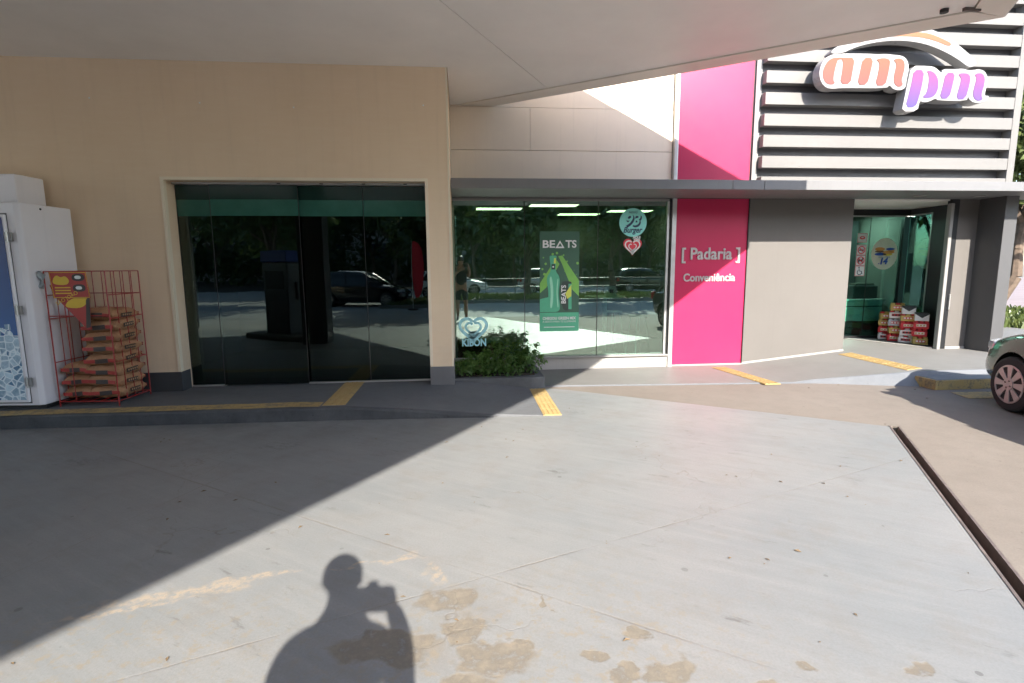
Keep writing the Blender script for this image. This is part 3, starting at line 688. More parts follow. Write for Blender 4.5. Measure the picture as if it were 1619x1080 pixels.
# ------------------------------------------------------------------ illuminated sign on the screen
AM = [(5.147, 4.301), (5.165, 4.412), (5.211, 4.5), (5.287, 4.56), (5.418, 4.589), (5.883, 4.598), (6.028, 4.592), (6.136, 4.602), (6.282, 4.593), (6.411, 4.583), (6.489, 4.533), (6.526, 4.446), (6.527, 4.35), (6.509, 4.253), (6.512, 4.172), (6.477, 4.123), (6.405, 4.105), (6.311, 4.119), (6.241, 4.182), (6.222, 4.13), (5.493, 4.121), (5.386, 4.104), (5.278, 4.113), (5.192, 4.183)]
PM = [(6.544, 4.443), (6.811, 4.447), (6.905, 4.436), (6.985, 4.385), (7.03, 4.345), (7.034, 4.41), (7.242, 4.412), (7.353, 4.424), (7.44, 4.404), (7.524, 4.406), (7.616, 4.424), (7.714, 4.397), (7.767, 4.322), (7.775, 4.216), (7.754, 4.084), (7.758, 4.051), (7.833, 4.056), (7.785, 3.985), (7.695, 3.947), (7.58, 3.952), (7.509, 3.997), (7.485, 4.037), (7.474, 3.971), (6.994, 3.97), (6.981, 4.003), (6.866, 3.948), (6.774, 3.941), (6.725, 3.965), (6.709, 3.814), (6.454, 3.803), (6.475, 3.96), (6.507, 4.188)]
ARCH = [(5.268, 4.572), (5.409, 4.694), (5.615, 4.786), (5.857, 4.879), (6.102, 4.949), (6.351, 4.992), (6.568, 4.994), (6.81, 4.958), (7.117, 4.845), (7.418, 4.661), (7.587, 4.534), (7.571, 4.48), (7.519, 4.451), (7.452, 4.456), (7.301, 4.546), (7.104, 4.637), (6.854, 4.723), (6.592, 4.774), (6.299, 4.786), (6.013, 4.756), (5.766, 4.704), (5.592, 4.641), (5.498, 4.594)]
STRIPE = [(5.623, 4.7), (5.865, 4.793), (6.111, 4.863), (6.359, 4.909), (6.578, 4.908), (6.799, 4.891), (6.989, 4.833), (7.167, 4.763), (7.113, 4.724), (6.939, 4.784), (6.751, 4.826), (6.548, 4.844), (6.294, 4.84), (6.025, 4.813), (5.797, 4.759)]
GL = {'a': [[(5.503, 4.531), (5.423, 4.532), (5.317, 4.518), (5.242, 4.454), (5.202, 4.35), (5.209, 4.255), (5.254, 4.185), (5.319, 4.162), (5.385, 4.167), (5.397, 4.196), (5.368, 4.219), (5.38, 4.354), (5.409, 4.481), (5.43, 4.506), (5.496, 4.506), (5.5, 4.357), (5.474, 4.172), (5.636, 4.175), (5.654, 4.345), (5.677, 4.536)]],
 'm': [[(5.799, 4.536), (5.961, 4.54), (5.933, 4.352), (5.895, 4.171), (5.742, 4.168), (5.771, 4.348)], [(6.0, 4.512), (6.052, 4.536), (6.169, 4.542), (6.221, 4.51), (6.221, 4.438), (6.205, 4.31), (6.178, 4.168), (6.018, 4.161), (6.052, 4.338), (6.063, 4.458), (6.038, 4.494)],
       [(6.271, 4.519), (6.324, 4.543), (6.406, 4.539), (6.45, 4.484), (6.456, 4.396), (6.436, 4.299), (6.425, 4.235), (6.455, 4.187), (6.418, 4.154), (6.353, 4.16), (6.305, 4.216), (6.301, 4.312), (6.325, 4.441), (6.311, 4.485)]],
 'p': [[(6.582, 4.383), (6.747, 4.387), (6.737, 4.193), (6.703, 3.997), (6.66, 3.869), (6.503, 3.866), (6.539, 4.059), (6.568, 4.222)], [(6.782, 4.38), (6.875, 4.374), (6.956, 4.311), (6.997, 4.199), (6.981, 4.084), (6.924, 4.015), (6.823, 3.996), (6.753, 4.014), (6.816, 4.065), (6.835, 4.195), (6.83, 4.308)]],
 'n': [[(7.09, 4.36), (7.239, 4.36), (7.22, 4.204), (7.182, 4.0), (7.029, 3.997), (7.062, 4.168)], [(7.285, 4.335), (7.333, 4.359), (7.446, 4.355), (7.491, 4.307), (7.488, 4.209), (7.446, 3.995), (7.292, 3.992), (7.325, 4.157), (7.345, 4.272), (7.32, 4.312)],
       [(7.551, 4.341), (7.604, 4.367), (7.677, 4.361), (7.722, 4.305), (7.724, 4.198), (7.698, 4.099), (7.699, 4.037), (7.73, 4.001), (7.672, 3.977), (7.604, 3.99), (7.561, 4.047), (7.558, 4.129), (7.584, 4.261), (7.578, 4.309)]]}
def smooth2(poly, it=2):                                # Chaikin
    for _ in range(it):
        o = []
        for i in range(len(poly)):
            a = poly[i]; b = poly[(i + 1) % len(poly)]
            o += [(a[0] * .75 + b[0] * .25, a[1] * .75 + b[1] * .25), (a[0] * .25 + b[0] * .75, a[1] * .25 + b[1] * .75)]
        poly = o
    return poly
sg = thing('illuminated_sign', 'big white ampm sign with orange and violet letters under an arch on the slats', 'sign', (6.5, 7.6, 4.3))
def sp(name, mat, poly, y0, y1, it=1):
    return MB().plate([(x - 6.5, z - 4.3) for x, z in smooth2(poly, it)], y0, y1).build(name, mat, sg, bevel=.006 if y1 - y0 > .05 else 0)
sp('arch', 'signwhite', ARCH, .0, .16, 2); sp('arch_stripe', 'archcol', STRIPE, -.004, .0)
sp('backing', 'signwhite', AM, .003, .16); sp('backing', 'signwhite', PM, -.02, .16)
for L_, mt, y in (('a', 'amcol', -.002), ('m', 'amcol', -.002), ('p', 'pmcol', -.025), ('n', 'pmcol', -.025)):
    for poly in GL[L_]: sp('letter_stroke', mt, poly, y, y + .004)
for x, z in ((5.5, 4.3), (6.2, 4.3), (6.8, 4.2), (7.4, 4.2), (6.3, 4.88)): MB().tube((x - 6.5, .16, z - 4.3), (x - 6.5, .31, z - 4.3), .018, 8).build('mounting', 'steel', sg)

# lettering on the magenta panel
lt = thing('wall_lettering', 'white raised [ Padaria ] lettering on the magenta panel', 'lettering', (3.86, YW - .021, 1.77))
text('letters', '[ Padaria ]', .255, 'letters', (0, -.008, 0), lt, width=.94, bold=.0045, ext=.009)
lt2 = thing('wall_lettering', 'smaller white raised Conveniência lettering below the larger word on the magenta panel', 'lettering', (3.85, YW - .021, 1.405))
text('letters', 'Conveniência', .17, 'letters', (0, -.006, 0), lt2, width=.84, bold=.003, ext=.007)

# ------------------------------------------------------------------ posters and stickers on the shop window 
YS = YW - .008
ps = thing('drink_poster', 'tall green BEATS drink poster with bottle and can on the shop window', 'poster', (1.475, YS, 1.365))
def pp_(name, mat, poly, lvl, par=None): return MB().plate(poly, -.0012 * lvl, -.0012 * lvl + .0008).build(name, mat, par or ps)
pp_('sheet', 'p_green', [(-.305, -.76), (.305, -.76), (.305, .76), (-.305, .76)], 0)
pp_('base_band', 'p_mint', [(-.304, -.759), (.304, -.759), (.304, -.47), (-.304, -.47)], 1)
pp_('beam', 'p_lime', [(-.02, .39), (.04, .40), (.303, .02), (.303, -.22), (.2, -.12), (.03, .29)], 2)
pp_('beam', 'p_lime', [(-.06, .35), (.0, .27), (-.2, -.08), (-.303, -.17), (-.303, -.02)], 3)
pp_('beam', 'p_mint', [(-.303, -.26), (-.12, -.22), (-.05, -.46), (-.303, -.46)], 2)
bt = [(-.16, -.46), (-.19, -.38), (-.165, -.18), (-.20, .02), (-.185, .10), (-.135, .16), (-.14, .27), (-.155, .37), (-.15, .40), (-.045, .40), (-.045, .37), (-.06, .27), (-.06, .16), (-.01, .10), (.01, .02), (-.02, -.18), (.015, -.38), (-.01, -.46)]
pp_('bottle', 'p_mint', smooth2(bt), 5); pp_('bottle_shine', 'p_mintlight', smooth2([(-.15, -.40), (-.13, -.15), (-.16, .06), (-.12, .10), (-.09, -.15), (-.11, -.40)]), 6)
pp_('bottle_shine', 'p_mintlight', smooth2([(-.03, -.40), (-.05, -.15), (-.03, .06), (-.015, .04), (-.035, -.15), (-.01, -.38)]), 6)
pp_('neck_label', 'p_dark', [(-.125, .19), (-.07, .19), (-.07, .27), (-.125, .27)], 6); pp_('neck_seal', 'p_yel', [(-.09, .28), (-.06, .28), (-.055, .36), (-.085, .36)], 6)
pp_('can', 'p_dark', smooth2([(.03, -.44), (.03, -.02), (.05, .01), (.17, .01), (.195, -.02), (.195, -.44)]), 5); pp_('can_panel', 'p_mint', [(.14, -.42), (.19, -.42), (.19, -.03), (.14, -.03)], 6)
pp_('can_mark', 'p_yel', [(.09, -.18), (.185, -.04), (.185, -.22), (.12, -.26)], 7)
v = text('can_title', 'BEATS', .10, 'p_white', (.068, -.009, -.19), ps, width=.28, ext=.0006, bold=.002); v.rotation_euler = (0, R(-90), 0)
text('title', 'BE', .155, 'p_white', (-.165, -.008, .565), ps, width=.19, bold=.004, ext=.0006)
text('title', 'TS', .155, 'p_white', (.175, -.008, .565), ps, width=.17, bold=.004, ext=.0006)
pp_('title_triangle', 'p_white', [(-.065, .51), (.075, .51), (.005, .625)], 5); pp_('title_triangle_hole', 'p_green', [(-.025, .533), (.04, .533), (.006, .588)], 6)
pp_('neck_mark', 'p_white', disc(-.098, .23, .014, 12), 8)
text('caption', 'CHEGOU GREEN MIX', .06, 'p_white', (-.0, -.008, -.56), ps, width=.52, bold=.002, ext=.0006)
text('caption', 'A BEATS PARA TE ILUMINAR', .042, 'p_white', (-.0, -.008, -.61), ps, width=.52, ext=.0006)
pp_('rule', 'p_white', [(-.24, -.70), (.24, -.70), (.24, -.688), (-.24, -.688)], 6)
for i in range(26):
    x, z = random.uniform(-.28, .28), random.uniform(.05, .44)
    if -.2 < x < .06 and z < .42: continue
    pp_('drop', 'p_lime', disc(x, z, random.uniform(.005, .022), 10), 4)
# round burger sticker
bs = thing('burger_sticker', 'round teal 93 burger sticker at top right of the shop window', 'sticker', (2.61, YS, 2.255))
pp_('disc', 's_teal', disc(0, 0, .215), 0, bs)
for x, dz in ((-.075, 0), (.08, 0)):
    for k_, (mt, off, lv) in enumerate((('s_navy', -.022, 3), ('p_white', 0, 4))):
        pass
text('number', '93', .235, 's_navy', (.012, -.003, .012), bs, width=.25, bold=.012, shear=.25, ext=.0005)
text('number', '93', .235, 's_teal', (-.002, -.005, .032), bs, width=.235, bold=.003, shear=.25, ext=.0005)
text('caption', 'Burger', .12, 's_navy', (0, -.004, -.115), bs, width=.30, bold=.003, shear=.3, ext=.0005)
text('caption', 'NOSSO', .04, 's_navy', (0, -.004, .15), bs, width=.13, ext=.0005)
# heart sticker
hs = thing('heart_sticker', 'small red heart sticker below the round teal sticker', 'sticker', (2.61, YS, 1.905))
pp_('heart', 's_red', heart(0, 0, .145), 0, hs)
def heart_line(cx, cz, s, wd, t0, t1, n=26): return ribbon([heart(cx, cz, s, 200)[int((t0 + (t1 - t0) * i / n) * 199)] for i in range(n + 1)], wd)
pp_('heart_line', 'p_white', heart_line(0, -.01, .115, .02, .08, .92), 2, hs); pp_('heart_line', 'p_white', heart_line(.0, -.02, .06, .014, .12, .90), 3, hs)
text('caption', 'AQUI', .05, 'p_white', (.06, -.004, .125), hs, width=.12, bold=.002, ext=.0005); text('caption', 'TEM', .05, 'p_white', (.06, -.004, .085), hs, width=.10, bold=.002, ext=.0005)
# ice cream decal low on the left pane
kd = thing('ice_cream_decal', 'pale blue heart logo decal reading KIBON low on the shop window', 'decal', (.145, YS, .57))
pp_('heart_line', 'k_cyan', heart_line(0, .10, .205, .045, .06, .94, 40), 1, kd); pp_('heart_line', 'k_cyan', heart_line(.0, .10, .115, .035, .10, .93, 36), 2, kd)
text('caption', 'KIBON', .155, 'k_cyan', (.01, -.004, -.12), kd, width=.37, bold=.006, ext=.0006)

# ------------------------------------------------------------------ things seen through the shop window
tb = thing('tall_table', 'pale round bar table on one post behind the shop window', 'table', (2.53, 9.3, .02))
MB().tube((0, 0, 1.02), (0, 0, 1.05), .36, 32).build('table_top', 'interiorlight', tb); MB().tube((0, 0, .02), (0, 0, 1.02), .04, 12).build('post', 'interiorlight', tb); MB().tube((0, 0, 0), (0, 0, .02), .24, 24).build('base', 'interiorlight', tb)
nb = thing('napkin_holder', 'small pale wedge napkin holder standing on the bar table', 'napkin holder', (2.6, 9.2, 1.071))
MB().plate([(-.10, 0), (.10, 0), (.08, .18), (-.07, .18)], -.05, .05).build('body', 'interiorlight', nb); MB().box(-.03, .04, -.0515, -.0505, .06, .12).build('label_panel', 's_navy', nb)
for (x, y, a) in ((3.05, 9.0, .3), (2.85, 9.85, 1.9)):
    stl = thing('bar_stool', 'thin metal bar stool %s the tall table' % ('in front of' if y < 9.3 else 'behind'), 'stool', (x, y, .02), a, 'bar stools')
    MB().tube((0, 0, .70), (0, 0, .73), .17, 20).build('seat', 'interiorlight', stl)
    for i in range(4):
        ca_, sa_ = math.cos(i * 1.571 + .78), math.sin(i * 1.571 + .78)
        MB().tube((ca_ * .22, sa_ * .22, 0), (ca_ * .12, sa_ * .12, .70), .011, 8).build('leg', 'alu', stl)
    for z in (.25,):
        for i in range(4):
            c1, s1, c2, s2 = math.cos(i * 1.571 + .78), math.sin(i * 1.571 + .78), math.cos((i + 1) * 1.571 + .78), math.sin((i + 1) * 1.571 + .78)
            MB().tube((c1 * .185, s1 * .185, z), (c2 * .185, s2 * .185, z), .008, 6).build('rung', 'alu', stl)
icf = thing('ice_cream_chest', 'reddish brown chest freezer low behind the window decal', 'freezer', (.2, 8.55, .02))
MB().box(-.3, .42, -.25, .3, 0, .38).build('body', 'k_redbox', icf, bevel=.02); MB().box(-.28, .40, -.23, .28, .381, .41).build('lid', 'interiorlight', icf, bevel=.01)
for i, (x, y, l_, w_) in enumerate([(1.75, 10.2, .9, .35), (.75, 10.8, .9, .35), (3.55, 11.2, .9, .35), (2.6, 11.9, .9, .35), (7.5, 10.1, 1.3, .6)]):
    cl = thing('ceiling_light', ['lit ceiling panel above the drink poster inside the shop', 'lit ceiling panel at the left inside the shop', 'lit ceiling panel beside the window frame inside the shop', 'lit ceiling panel deep inside the shop', 'lit ceiling panel behind the entrance glass'][i], 'ceiling light', (x, y, 2.575 if i == 4 else 2.76), 0, 'lit ceiling panels in the shop')
    MB().box(-l_ / 2 - .03, l_ / 2 + .03, -w_ / 2 - .03, w_ / 2 + .03, -.012, .018).build('frame', 'white', cl); MB().box(-l_ / 2, l_ / 2, -w_ / 2, w_ / 2, -.018, -.013).build('diffuser', 'lightbright' if i == 4 else 'lightpanel', cl)
# counter behind the entrance glass
ct = thing('shop_counter', 'pale serving counter with dark foot behind the entrance glass', 'counter', (7.4, 9.95, .19))
MB().box(-.9, .78, -.30, .3, .30, .70).build('front', 'interiorlight', ct, bevel=.01); MB().box(-.88, .76, -.27, .3, .0, .299).build('foot', 'interiordark', ct); MB().box(-.92, .80, -.33, .32, .701, .73).build('worktop', 'interiorlight', ct)
MB().box(-.9, .78, -.304, -.3005, .58, .60).build('groove', 'interiordark', ct)
ov = thing('coffee_machine', 'dark squat machine standing on the serving counter', 'machine', (7.95, 9.95, .921)); MB().box(-.32, .2, -.2, .2, 0, .26).build('body', 'interiordark', ov, bevel=.03); MB().box(-.25, .15, -.15, .15, .261, .30).build('tray', 'steel', ov)
fb = thing('display_cabinet', 'tall pale cabinet with dark side behind the counter', 'cabinet', (8.0, 10.9, .19)); MB().box(-.45, .12, -.02, .06, .8, 2.25).build('back', 'interiorlight', fb); MB().box(-.75, -.451, -.3, .06, .0, 2.3).build('side', 'interior', fb); MB().box(.121, .3, -.3, .06, .0, 2.3).build('side', 'interiordark', fb)
for z in (1.4, 1.75): MB().box(-.44, .11, -.14, -.021, z, z + .02).build('shelf', 'alu', fb)
# stickers on the entrance glazing
def ent(name, label, cat, x, z): return thing(name, label, cat, (x, YE - .008, z))
ro = ent('round_offer_sticker', 'round cream sticker with burgers and a blue price on the entrance glass', 'sticker', 7.925, 1.785)
pp_('disc', 's_cream', disc(0, 0, .265, 40, .295), 0, ro)
for (x, z, mt, rx, ry) in [(-.10, .09, 's_orange', .10, .035), (-.10, .045, 's_brown', .10, .02), (-.08, -.005, 's_blue', .12, .028), (.11, .09, 's_blue', .09, .022), (.08, .03, 's_orange', .12, .03), (.06, -.01, 'f_yel', .10, .025), (.13, .06, 's_orange', .07, .02)]:
    pp_('burger_layer', mt, disc(x, z, rx, 20, ry), 2 + int(10 * abs(x + z)) % 4, ro)
text('price', '14', .16, 's_blue', (.0, -.006, -.14), ro, bold=.008, shear=.2, ext=.0006)
text('caption', 'NOVOS COMBOS', .03, 's_blue', (0, -.006, -.06), ro, ext=.0005); pp_('price_dot', 's_blue', disc(-.1, -.18, .012, 8), 5, ro)
def panel(label, z, hz): 
    o = ent('door_sign', label, 'sign', 7.455, z); pp_('plate', 'p_white', [(-.095, -hz), (.095, -hz), (.095, hz), (-.095, hz)], 0, o)
    fr_ = ribbon([(-.09, -hz + .006), (.09, -hz + .006), (.09, hz - .006), (-.09, hz - .006), (-.09, -hz + .006)], .008); pp_('border', 's_red', fr_, 1, o); return o
o = panel('white state safety notice, topmost of the four small signs on the entrance glass', 2.085, .085); pp_('emblem', 's_red', disc(0, .0, .055, 16, .03), 2, o); pp_('emblem_core', 'p_white', disc(0, .005, .025, 12, .012), 3, o)
def ring(o): pp_('ring', 's_red', [(math.cos(t) * .075, math.sin(t) * .075) for t in [6.283 * i / 40 for i in range(41)]] + [(math.cos(t) * .058, math.sin(t) * .058) for t in [6.283 * i / 40 for i in range(40, -1, -1)]], 3, o); pp_('bar', 's_red', ribbon([(-.05, .045), (.05, -.045)], .016), 4, o)
o = panel('no smoking sign, second of the four small signs on the entrance glass', 1.86, .095); pp_('cigarette', 'black', [(-.05, -.012), (.05, -.012), (.05, .008), (-.05, .008)], 2, o); ring(o)
o = panel('no dogs sign, third of the four small signs on the entrance glass', 1.665, .095); pp_('dog', 'black', [(-.045, -.04), (-.03, -.04), (-.025, -.01), (.02, -.01), (.025, -.04), (.038, -.04), (.04, .015), (.055, .03), (.035, .05), (.02, .02), (-.035, .015), (-.055, .035)], 2, o); ring(o)
o = panel('wheelchair access sign, lowest of the four small signs on the entrance glass', 1.47, .095)
pp_('wheel', 's_navy', [(math.cos(t) * .05 - .005, math.sin(t) * .05 - .025) for t in [2.2 + 4.6 * i / 24 for i in range(25)]] + [(math.cos(t) * .037 - .005, math.sin(t) * .037 - .025) for t in [2.2 + 4.6 * i / 24 for i in range(24, -1, -1)]], 2, o); pp_('rider', 's_navy', ribbon([(-.02, .05), (-.012, -.0), (.03, -.005), (.05, -.055)], .014), 3, o); pp_('head', 's_navy', disc(-.022, .068, .013, 12), 4, o)

# drink packs stacked on the mat
pal = {'r': 'c_red', 'g': 'c_gold', 'w': 'c_white', 's': 'c_silver', 'k': 'c_black'}
nth = ['floor level', 'second up', 'third up', 'fourth up', 'fifth up', 'topmost']
stacks = [((7.90, 9.20), ['w', 'r', 'g', 'g'], .125, 'leftmost'), ((7.90, 8.97), ['r', 'g', 's', 'w', 'g'], .135, 'tallest'), ((7.92, 8.74), ['w', 'w', 'r', 'g'], .125, 'third'), ((7.96, 8.50), ['g', 'r', 'r'], .135, 'rightmost')]
cname = {'r': 'red', 'g': 'gold and red', 'w': 'white and red', 's': 'silver', 'k': 'black'}
for (x, y), cols, hh, nm in stacks:
    z = .197
    for i, cc in enumerate(cols):
        p = thing('drink_pack', '%s can pack, %s in the %s stack on the entrance mat' % (cname[cc], nth[i], nm), 'drink pack', (x + random.uniform(-.012, .012), y + random.uniform(-.012, .012), z), R(-38) + random.uniform(-.1, .1), 'drink packs at the entrance')
        w_, d_ = .215, .19
        for a in range(3):
            for b in range(2):
                MB().tube((-w_ / 2 + w_ * (a + .5) / 3, -d_ / 4 + d_ / 2 * b, 0), (-w_ / 2 + w_ * (a + .5) / 3, -d_ / 4 + d_ / 2 * b, hh), .0305, 12).build('can', 'c_red' if (a + i) % 2 and cc != 's' else pal[cc], p)
        MB().box(-w_ / 2 - .002, w_ / 2 + .002, -d_ / 2, d_ / 2, hh * .02, hh * .80).build('wrap', pal[cc], p, bevel=.012)
        MB().box(-w_ * .32, w_ * .32, -d_ / 2 - .002, -d_ / 2 - .0005, hh * .30, hh * .62).build('label_panel', 'c_white' if cc == 'r' else 'c_red', p)
        for q in range(3): MB().box(-w_ * .30 + q * w_ * .21, -w_ * .16 + q * w_ * .21, -d_ / 2 - .0035, -d_ / 2 - .0022, hh * .36, hh * .56).build('label_mark', 'c_black' if cc == 'w' else 'c_gold' if cc == 'r' else 'c_white', p)
        z += hh + .004
    if nm in ('third', 'rightmost'):
        p = thing('drink_pack', 'black topped white carry pack on top of the %s stack' % nm, 'drink pack', (x, y, z), R(-38), 'drink packs at the entrance')
        MB().box(-.10, .10, -.10, .10, 0, .12).build('carton', 'c_white', p, bevel=.006); MB().plate([(-.1005, .121), (.1005, .121), (.0, .05)], -.103, -.1005).build('flash', 'c_black', p); MB().box(-.1, .1, -.1, .1, .121, .14).build('carton_top', 'c_black', p)

# ------------------------------------------------------------------ ice freezer
fz = thing('ice_freezer', 'tall white ice freezer with blue ice cube door against the beige wall', 'freezer', (-4.435, 5.84, .14), R(-4.5))
MB().prism([(-1.0, .03), (-.04, .03), (0, .06), (.0, .70), (-1.0, .70)], .05, 2.145).build('cabinet', 'freezer', fz, bevel=.012)
MB().box(-.98, -.26, .34, .70, 2.146, 2.47).build('top_unit', 'freezer', fz, bevel=.012)
MB().box(-.97, -.03, .10, .66, .0, .049).build('plinth', 'black', fz)
dr_ = MB().box(-.97, -.115, .0, .029, .09, 2.02).build('door', 'freezer', fz, bevel=.01)
MB().box(-.95, -.14, -.004, -.0005, .80, 1.99).build('blue_print', 'bluegrad', dr_); MB().box(-.95, -.14, -.0042, -.0006, .12, .795).build('ice_print', 'ice', dr_)
for i in range(40):
    x = random.uniform(-.9, -.2); z = random.uniform(.74, .90); s = random.uniform(.03, .06); a = random.uniform(0, 3)
    MB().plate([(x + s * math.cos(a + q * 1.571), z + s * math.sin(a + q * 1.571)) for q in range(4)], -.0047 - i * .00004, -.0043).build('printed_cube', 'ice', dr_)
for z in (.31, 1.06, 1.80): MB().box(-.125, -.065, -.012, .02, z - .045, z + .045).build('hinge', 'white', fz, bevel=.006); 
for z in (.31, 1.06, 1.80): MB().tube((-.10, -.014, z - .06), (-.10, -.014, z + .06), .008, 8).build('hinge_pin', 'alu', fz)
MB().tube((-.001, .3, 2.10), (.004, .3, 2.10), .012, 8).build('screw', 'black', fz)
MB().box(-.98, -.112, .0285, .0345, .075, 2.035).build('door_seal', 'skirtlight', fz)
MB().box(-.90, -.84, -.05, -.001, .95, 1.25).build('handle', 'alu', fz, bevel=.01)

# ------------------------------------------------------------------ charcoal rack
rk = thing('charcoal_rack', 'red wire rack of charcoal bags beside the white ice freezer', 'wire rack', (-4.375, 6.02, .14), R(-4))
RW, RD, RH = .63, .52, 1.45
def wire(a, b, r=.0045, nm='wire'): MB().tube(a, b, r, 6).build(nm, 'red', rk)
for x, y in ((0, 0), (RW, 0), (RW, RD), (0, RD)): wire((x, y, 0), (x, y, RH), .0065, 'corner_post')
for z in (.05, .48, .95, 1.2, RH):
    if z not in (.48, .95): wire((0, 0, z), (RW, 0, z), .0055, 'rail') if z != 1.2 else None
    wire((RW, 0, z), (RW, RD, z), .0055, 'rail'); wire((0, RD, z), (RW, RD, z), .0055, 'rail'); wire((0, 0, z), (0, RD, z), .0055, 'rail')
wire((0, 0, .98), (RW, 0, .98), .0055, 'rail')
for i in range(1, 4):
    wire((RW, RD * i / 4, .05), (RW, RD * i / 4, RH)); wire((0, RD * i / 4, .05), (0, RD * i / 4, RH))
for i in range(1, 6): wire((RW * i / 6, RD, .05), (RW * i / 6, RD, RH))
wire((RW * .28, 0, .05), (RW * .28, 0, RH))
for i in range(1, 6): wire((RW * i / 6, 0, .05), (RW * i / 6, RD, .05))
for x, y in ((0, 0), (RW, 0)): wire((x, y, 0), (x + .02, y - .03, -.0), .008, 'foot')
def bag_mesh(seed):
    rn = random.Random(seed); me = bpy.data.meshes.new('bag'); v = []; f = []; nu, nv = 12, 9
    for top in (1, -1):
        for i in range(nu + 1):
            for j in range(nv + 1):
                a = i / nu * 2 - 1; b = j / nv * 2 - 1
                e = max(0, (1 - abs(a) ** 5)) ** .5 * max(0, (1 - abs(b) ** 5)) ** .5
                z = top * .066 * e * (1 + .16 * rn.uniform(-1, 1)) 
                v.append((a * .20 * (1 - .05 * (1 - e)) + .006 * rn.uniform(-1, 1) * e, b * .165 + .006 * rn.uniform(-1, 1) * e, z + .066))
    n1 = (nu + 1) * (nv + 1)
    for t in (0, 1):
        for i in range(nu):
            for j in range(nv):
                q = [t * n1 + i * (nv + 1) + j, t * n1 + (i + 1) * (nv + 1) + j, t * n1 + (i + 1) * (nv + 1) + j + 1, t * n1 + i * (nv + 1) + j + 1]
                f.append(tuple(q if t == 0 else q[::-1]))
    me.from_pydata(v, [], f); bm = bmesh.new(); bm.from_mesh(me); bmesh.ops.remove_doubles(bm, verts=bm.verts, dist=.003); bmesh.ops.recalc_face_normals(bm, faces=bm.faces); bm.to_mesh(me); bm.free()
    me.materials.append(MAT['bag']); return me
bagm = [bag_mesh(i) for i in range(5)]
ordn = ['lowest', 'second from bottom', 'third from bottom', 'fourth from bottom', 'fifth from bottom', 'sixth from bottom', 'seventh from bottom', 'topmost']
rkM = Matrix.Translation((-4.375, 6.02, .14)) @ Matrix.Rotation(R(-4), 4, 'Z')
def bag(lx, ly, z, lab, rz, sx=1.0, sy=1.0):
    P = rkM @ Vector((lx, ly, z))
    t = thing('charcoal_bag', lab, 'charcoal bag', P, rz, 'charcoal bags in the red wire rack'); t.scale = (sx, sy, 1.06); t.rotation_euler = (random.uniform(-.05, .05), random.uniform(-.05, .05), rz)
    o = link('sack', random.choice(bagm), None, t, True); m = o.modifiers.new('s', 'SUBSURF'); m.levels = 1; m.render_levels = 1
    for s_ in (-1, 1):                                   # gusset stripe and black label on the faces that show
        MB().plate(ribbon([(-.17, .074 + .008 * s_), (-.08, .066), (.06, .07), (.165, .062)], .034), s_ * .163 - .001, s_ * .163 + .001).build('red_band', 'b_red', t)
    MB().plate([(-.05, .040), (.085, .046), (.085, .09), (-.05, .084)], -.1655, -.1640).build('label_print', 'b_ink', t)
    e = MB().plate([(-.07, .042), (.05, .046), (.05, .086), (-.07, .082)], -.0006, .0006).build('label_print', 'b_ink', t); e.location = (.196, 0, 0); e.rotation_euler = (0, 0, R(90))
    for q in range(5):
        MB().box(.1975, .1982, -.055 + q * .022, -.043 + q * .022, .056, .074).build('label_mark', 'b_paper', t)
    MB().box(-.12, .12, -.02, .02, .1305, .1325).build('red_band', 'b_red', t)
for i in range(8): bag(.455 + random.uniform(-.010, .010), .26 + random.uniform(-.012, .012), .06 + i * .122, 'brown and red charcoal bag, %s of the tall right stack' % ordn[i], R(-4) + random.uniform(-.05, .05), .98, 1.42)
for i in range(3): bag(.16 + random.uniform(-.010, .010), .25, .06 + i * .130, 'brown and red charcoal bag, %s of the short left stack' % (ordn[i] if i < 2 else 'topmost'), R(-4) + random.uniform(-.06, .06), .80, 1.42)
# signs on the rack
rs = thing('rack_price_sign', 'red cardboard sign with yellow flame picture hooked on the wire rack', 'sign', rkM @ Vector((.24, -.012, 1.445)), R(-4))
pr = lambda n, m, poly, lv, par: MB().plate(poly, -.0012 * lv, -.0012 * lv + .001).build(n, m, par)
pr('card', 'b_red', [(-.16, -.275), (.225, -.275), (.205, 0), (-.18, 0)], 0, rs); pr('border', 'f_yel', ribbon([(-.15, -.268), (.218, -.268), (.198, -.007), (-.172, -.007), (-.15, -.268)], .007), 1, rs)
pr('flame', 'f_yel', smooth2([(-.15, -.13), (.0, -.14), (.03, -.09), (-.01, -.04), (-.06, -.06), (-.10, -.03), (-.14, -.07)]), 2, rs)
for z in (-.055, -.165): pr('black_patch', 'b_ink', smooth2([(.05, z - .04), (.185, z - .045), (.185, z + .035), (.06, z + .035)]), 2, rs); pr('white_patch', 'p_white', smooth2([(.085, z - .02), (.15, z - .022), (.15, z + .015), (.085, z + .015)]), 3, rs)
for z in (-.17, -.20, -.23): pr('text_line', 'f_yel', [(-.13, z), (.03, z), (.03, z + .012), (-.13, z + .012)], 2, rs)
pn = thing('rack_pennant', 'torn red and yellow pennant hanging below the rack sign', 'pennant', rkM @ Vector((.24, -.006, 1.19)), R(-4))
pr('cloth', 'b_red', [(-.19, .12), (-.15, .0), (.165, -.37), (.19, -.33), (.215, .0)], 0, pn); pr('yellow_sun', 'f_yel', smooth2([(-.06, -.12), (.13, -.13), (.20, -.03), (.14, .0), (.04, -.02), (-.03, -.06)]), 1, pn); pr('dark_side', 'b_ink', [(.14, -.34), (.19, -.33), (.212, -.0), (.17, -.04)], 2, pn)
text('caption', 'SÃO JOÃO', .055, 'f_yel', (-.02, -.006, -.02), pn, ext=.0006).rotation_euler = (0, R(-28), 0)
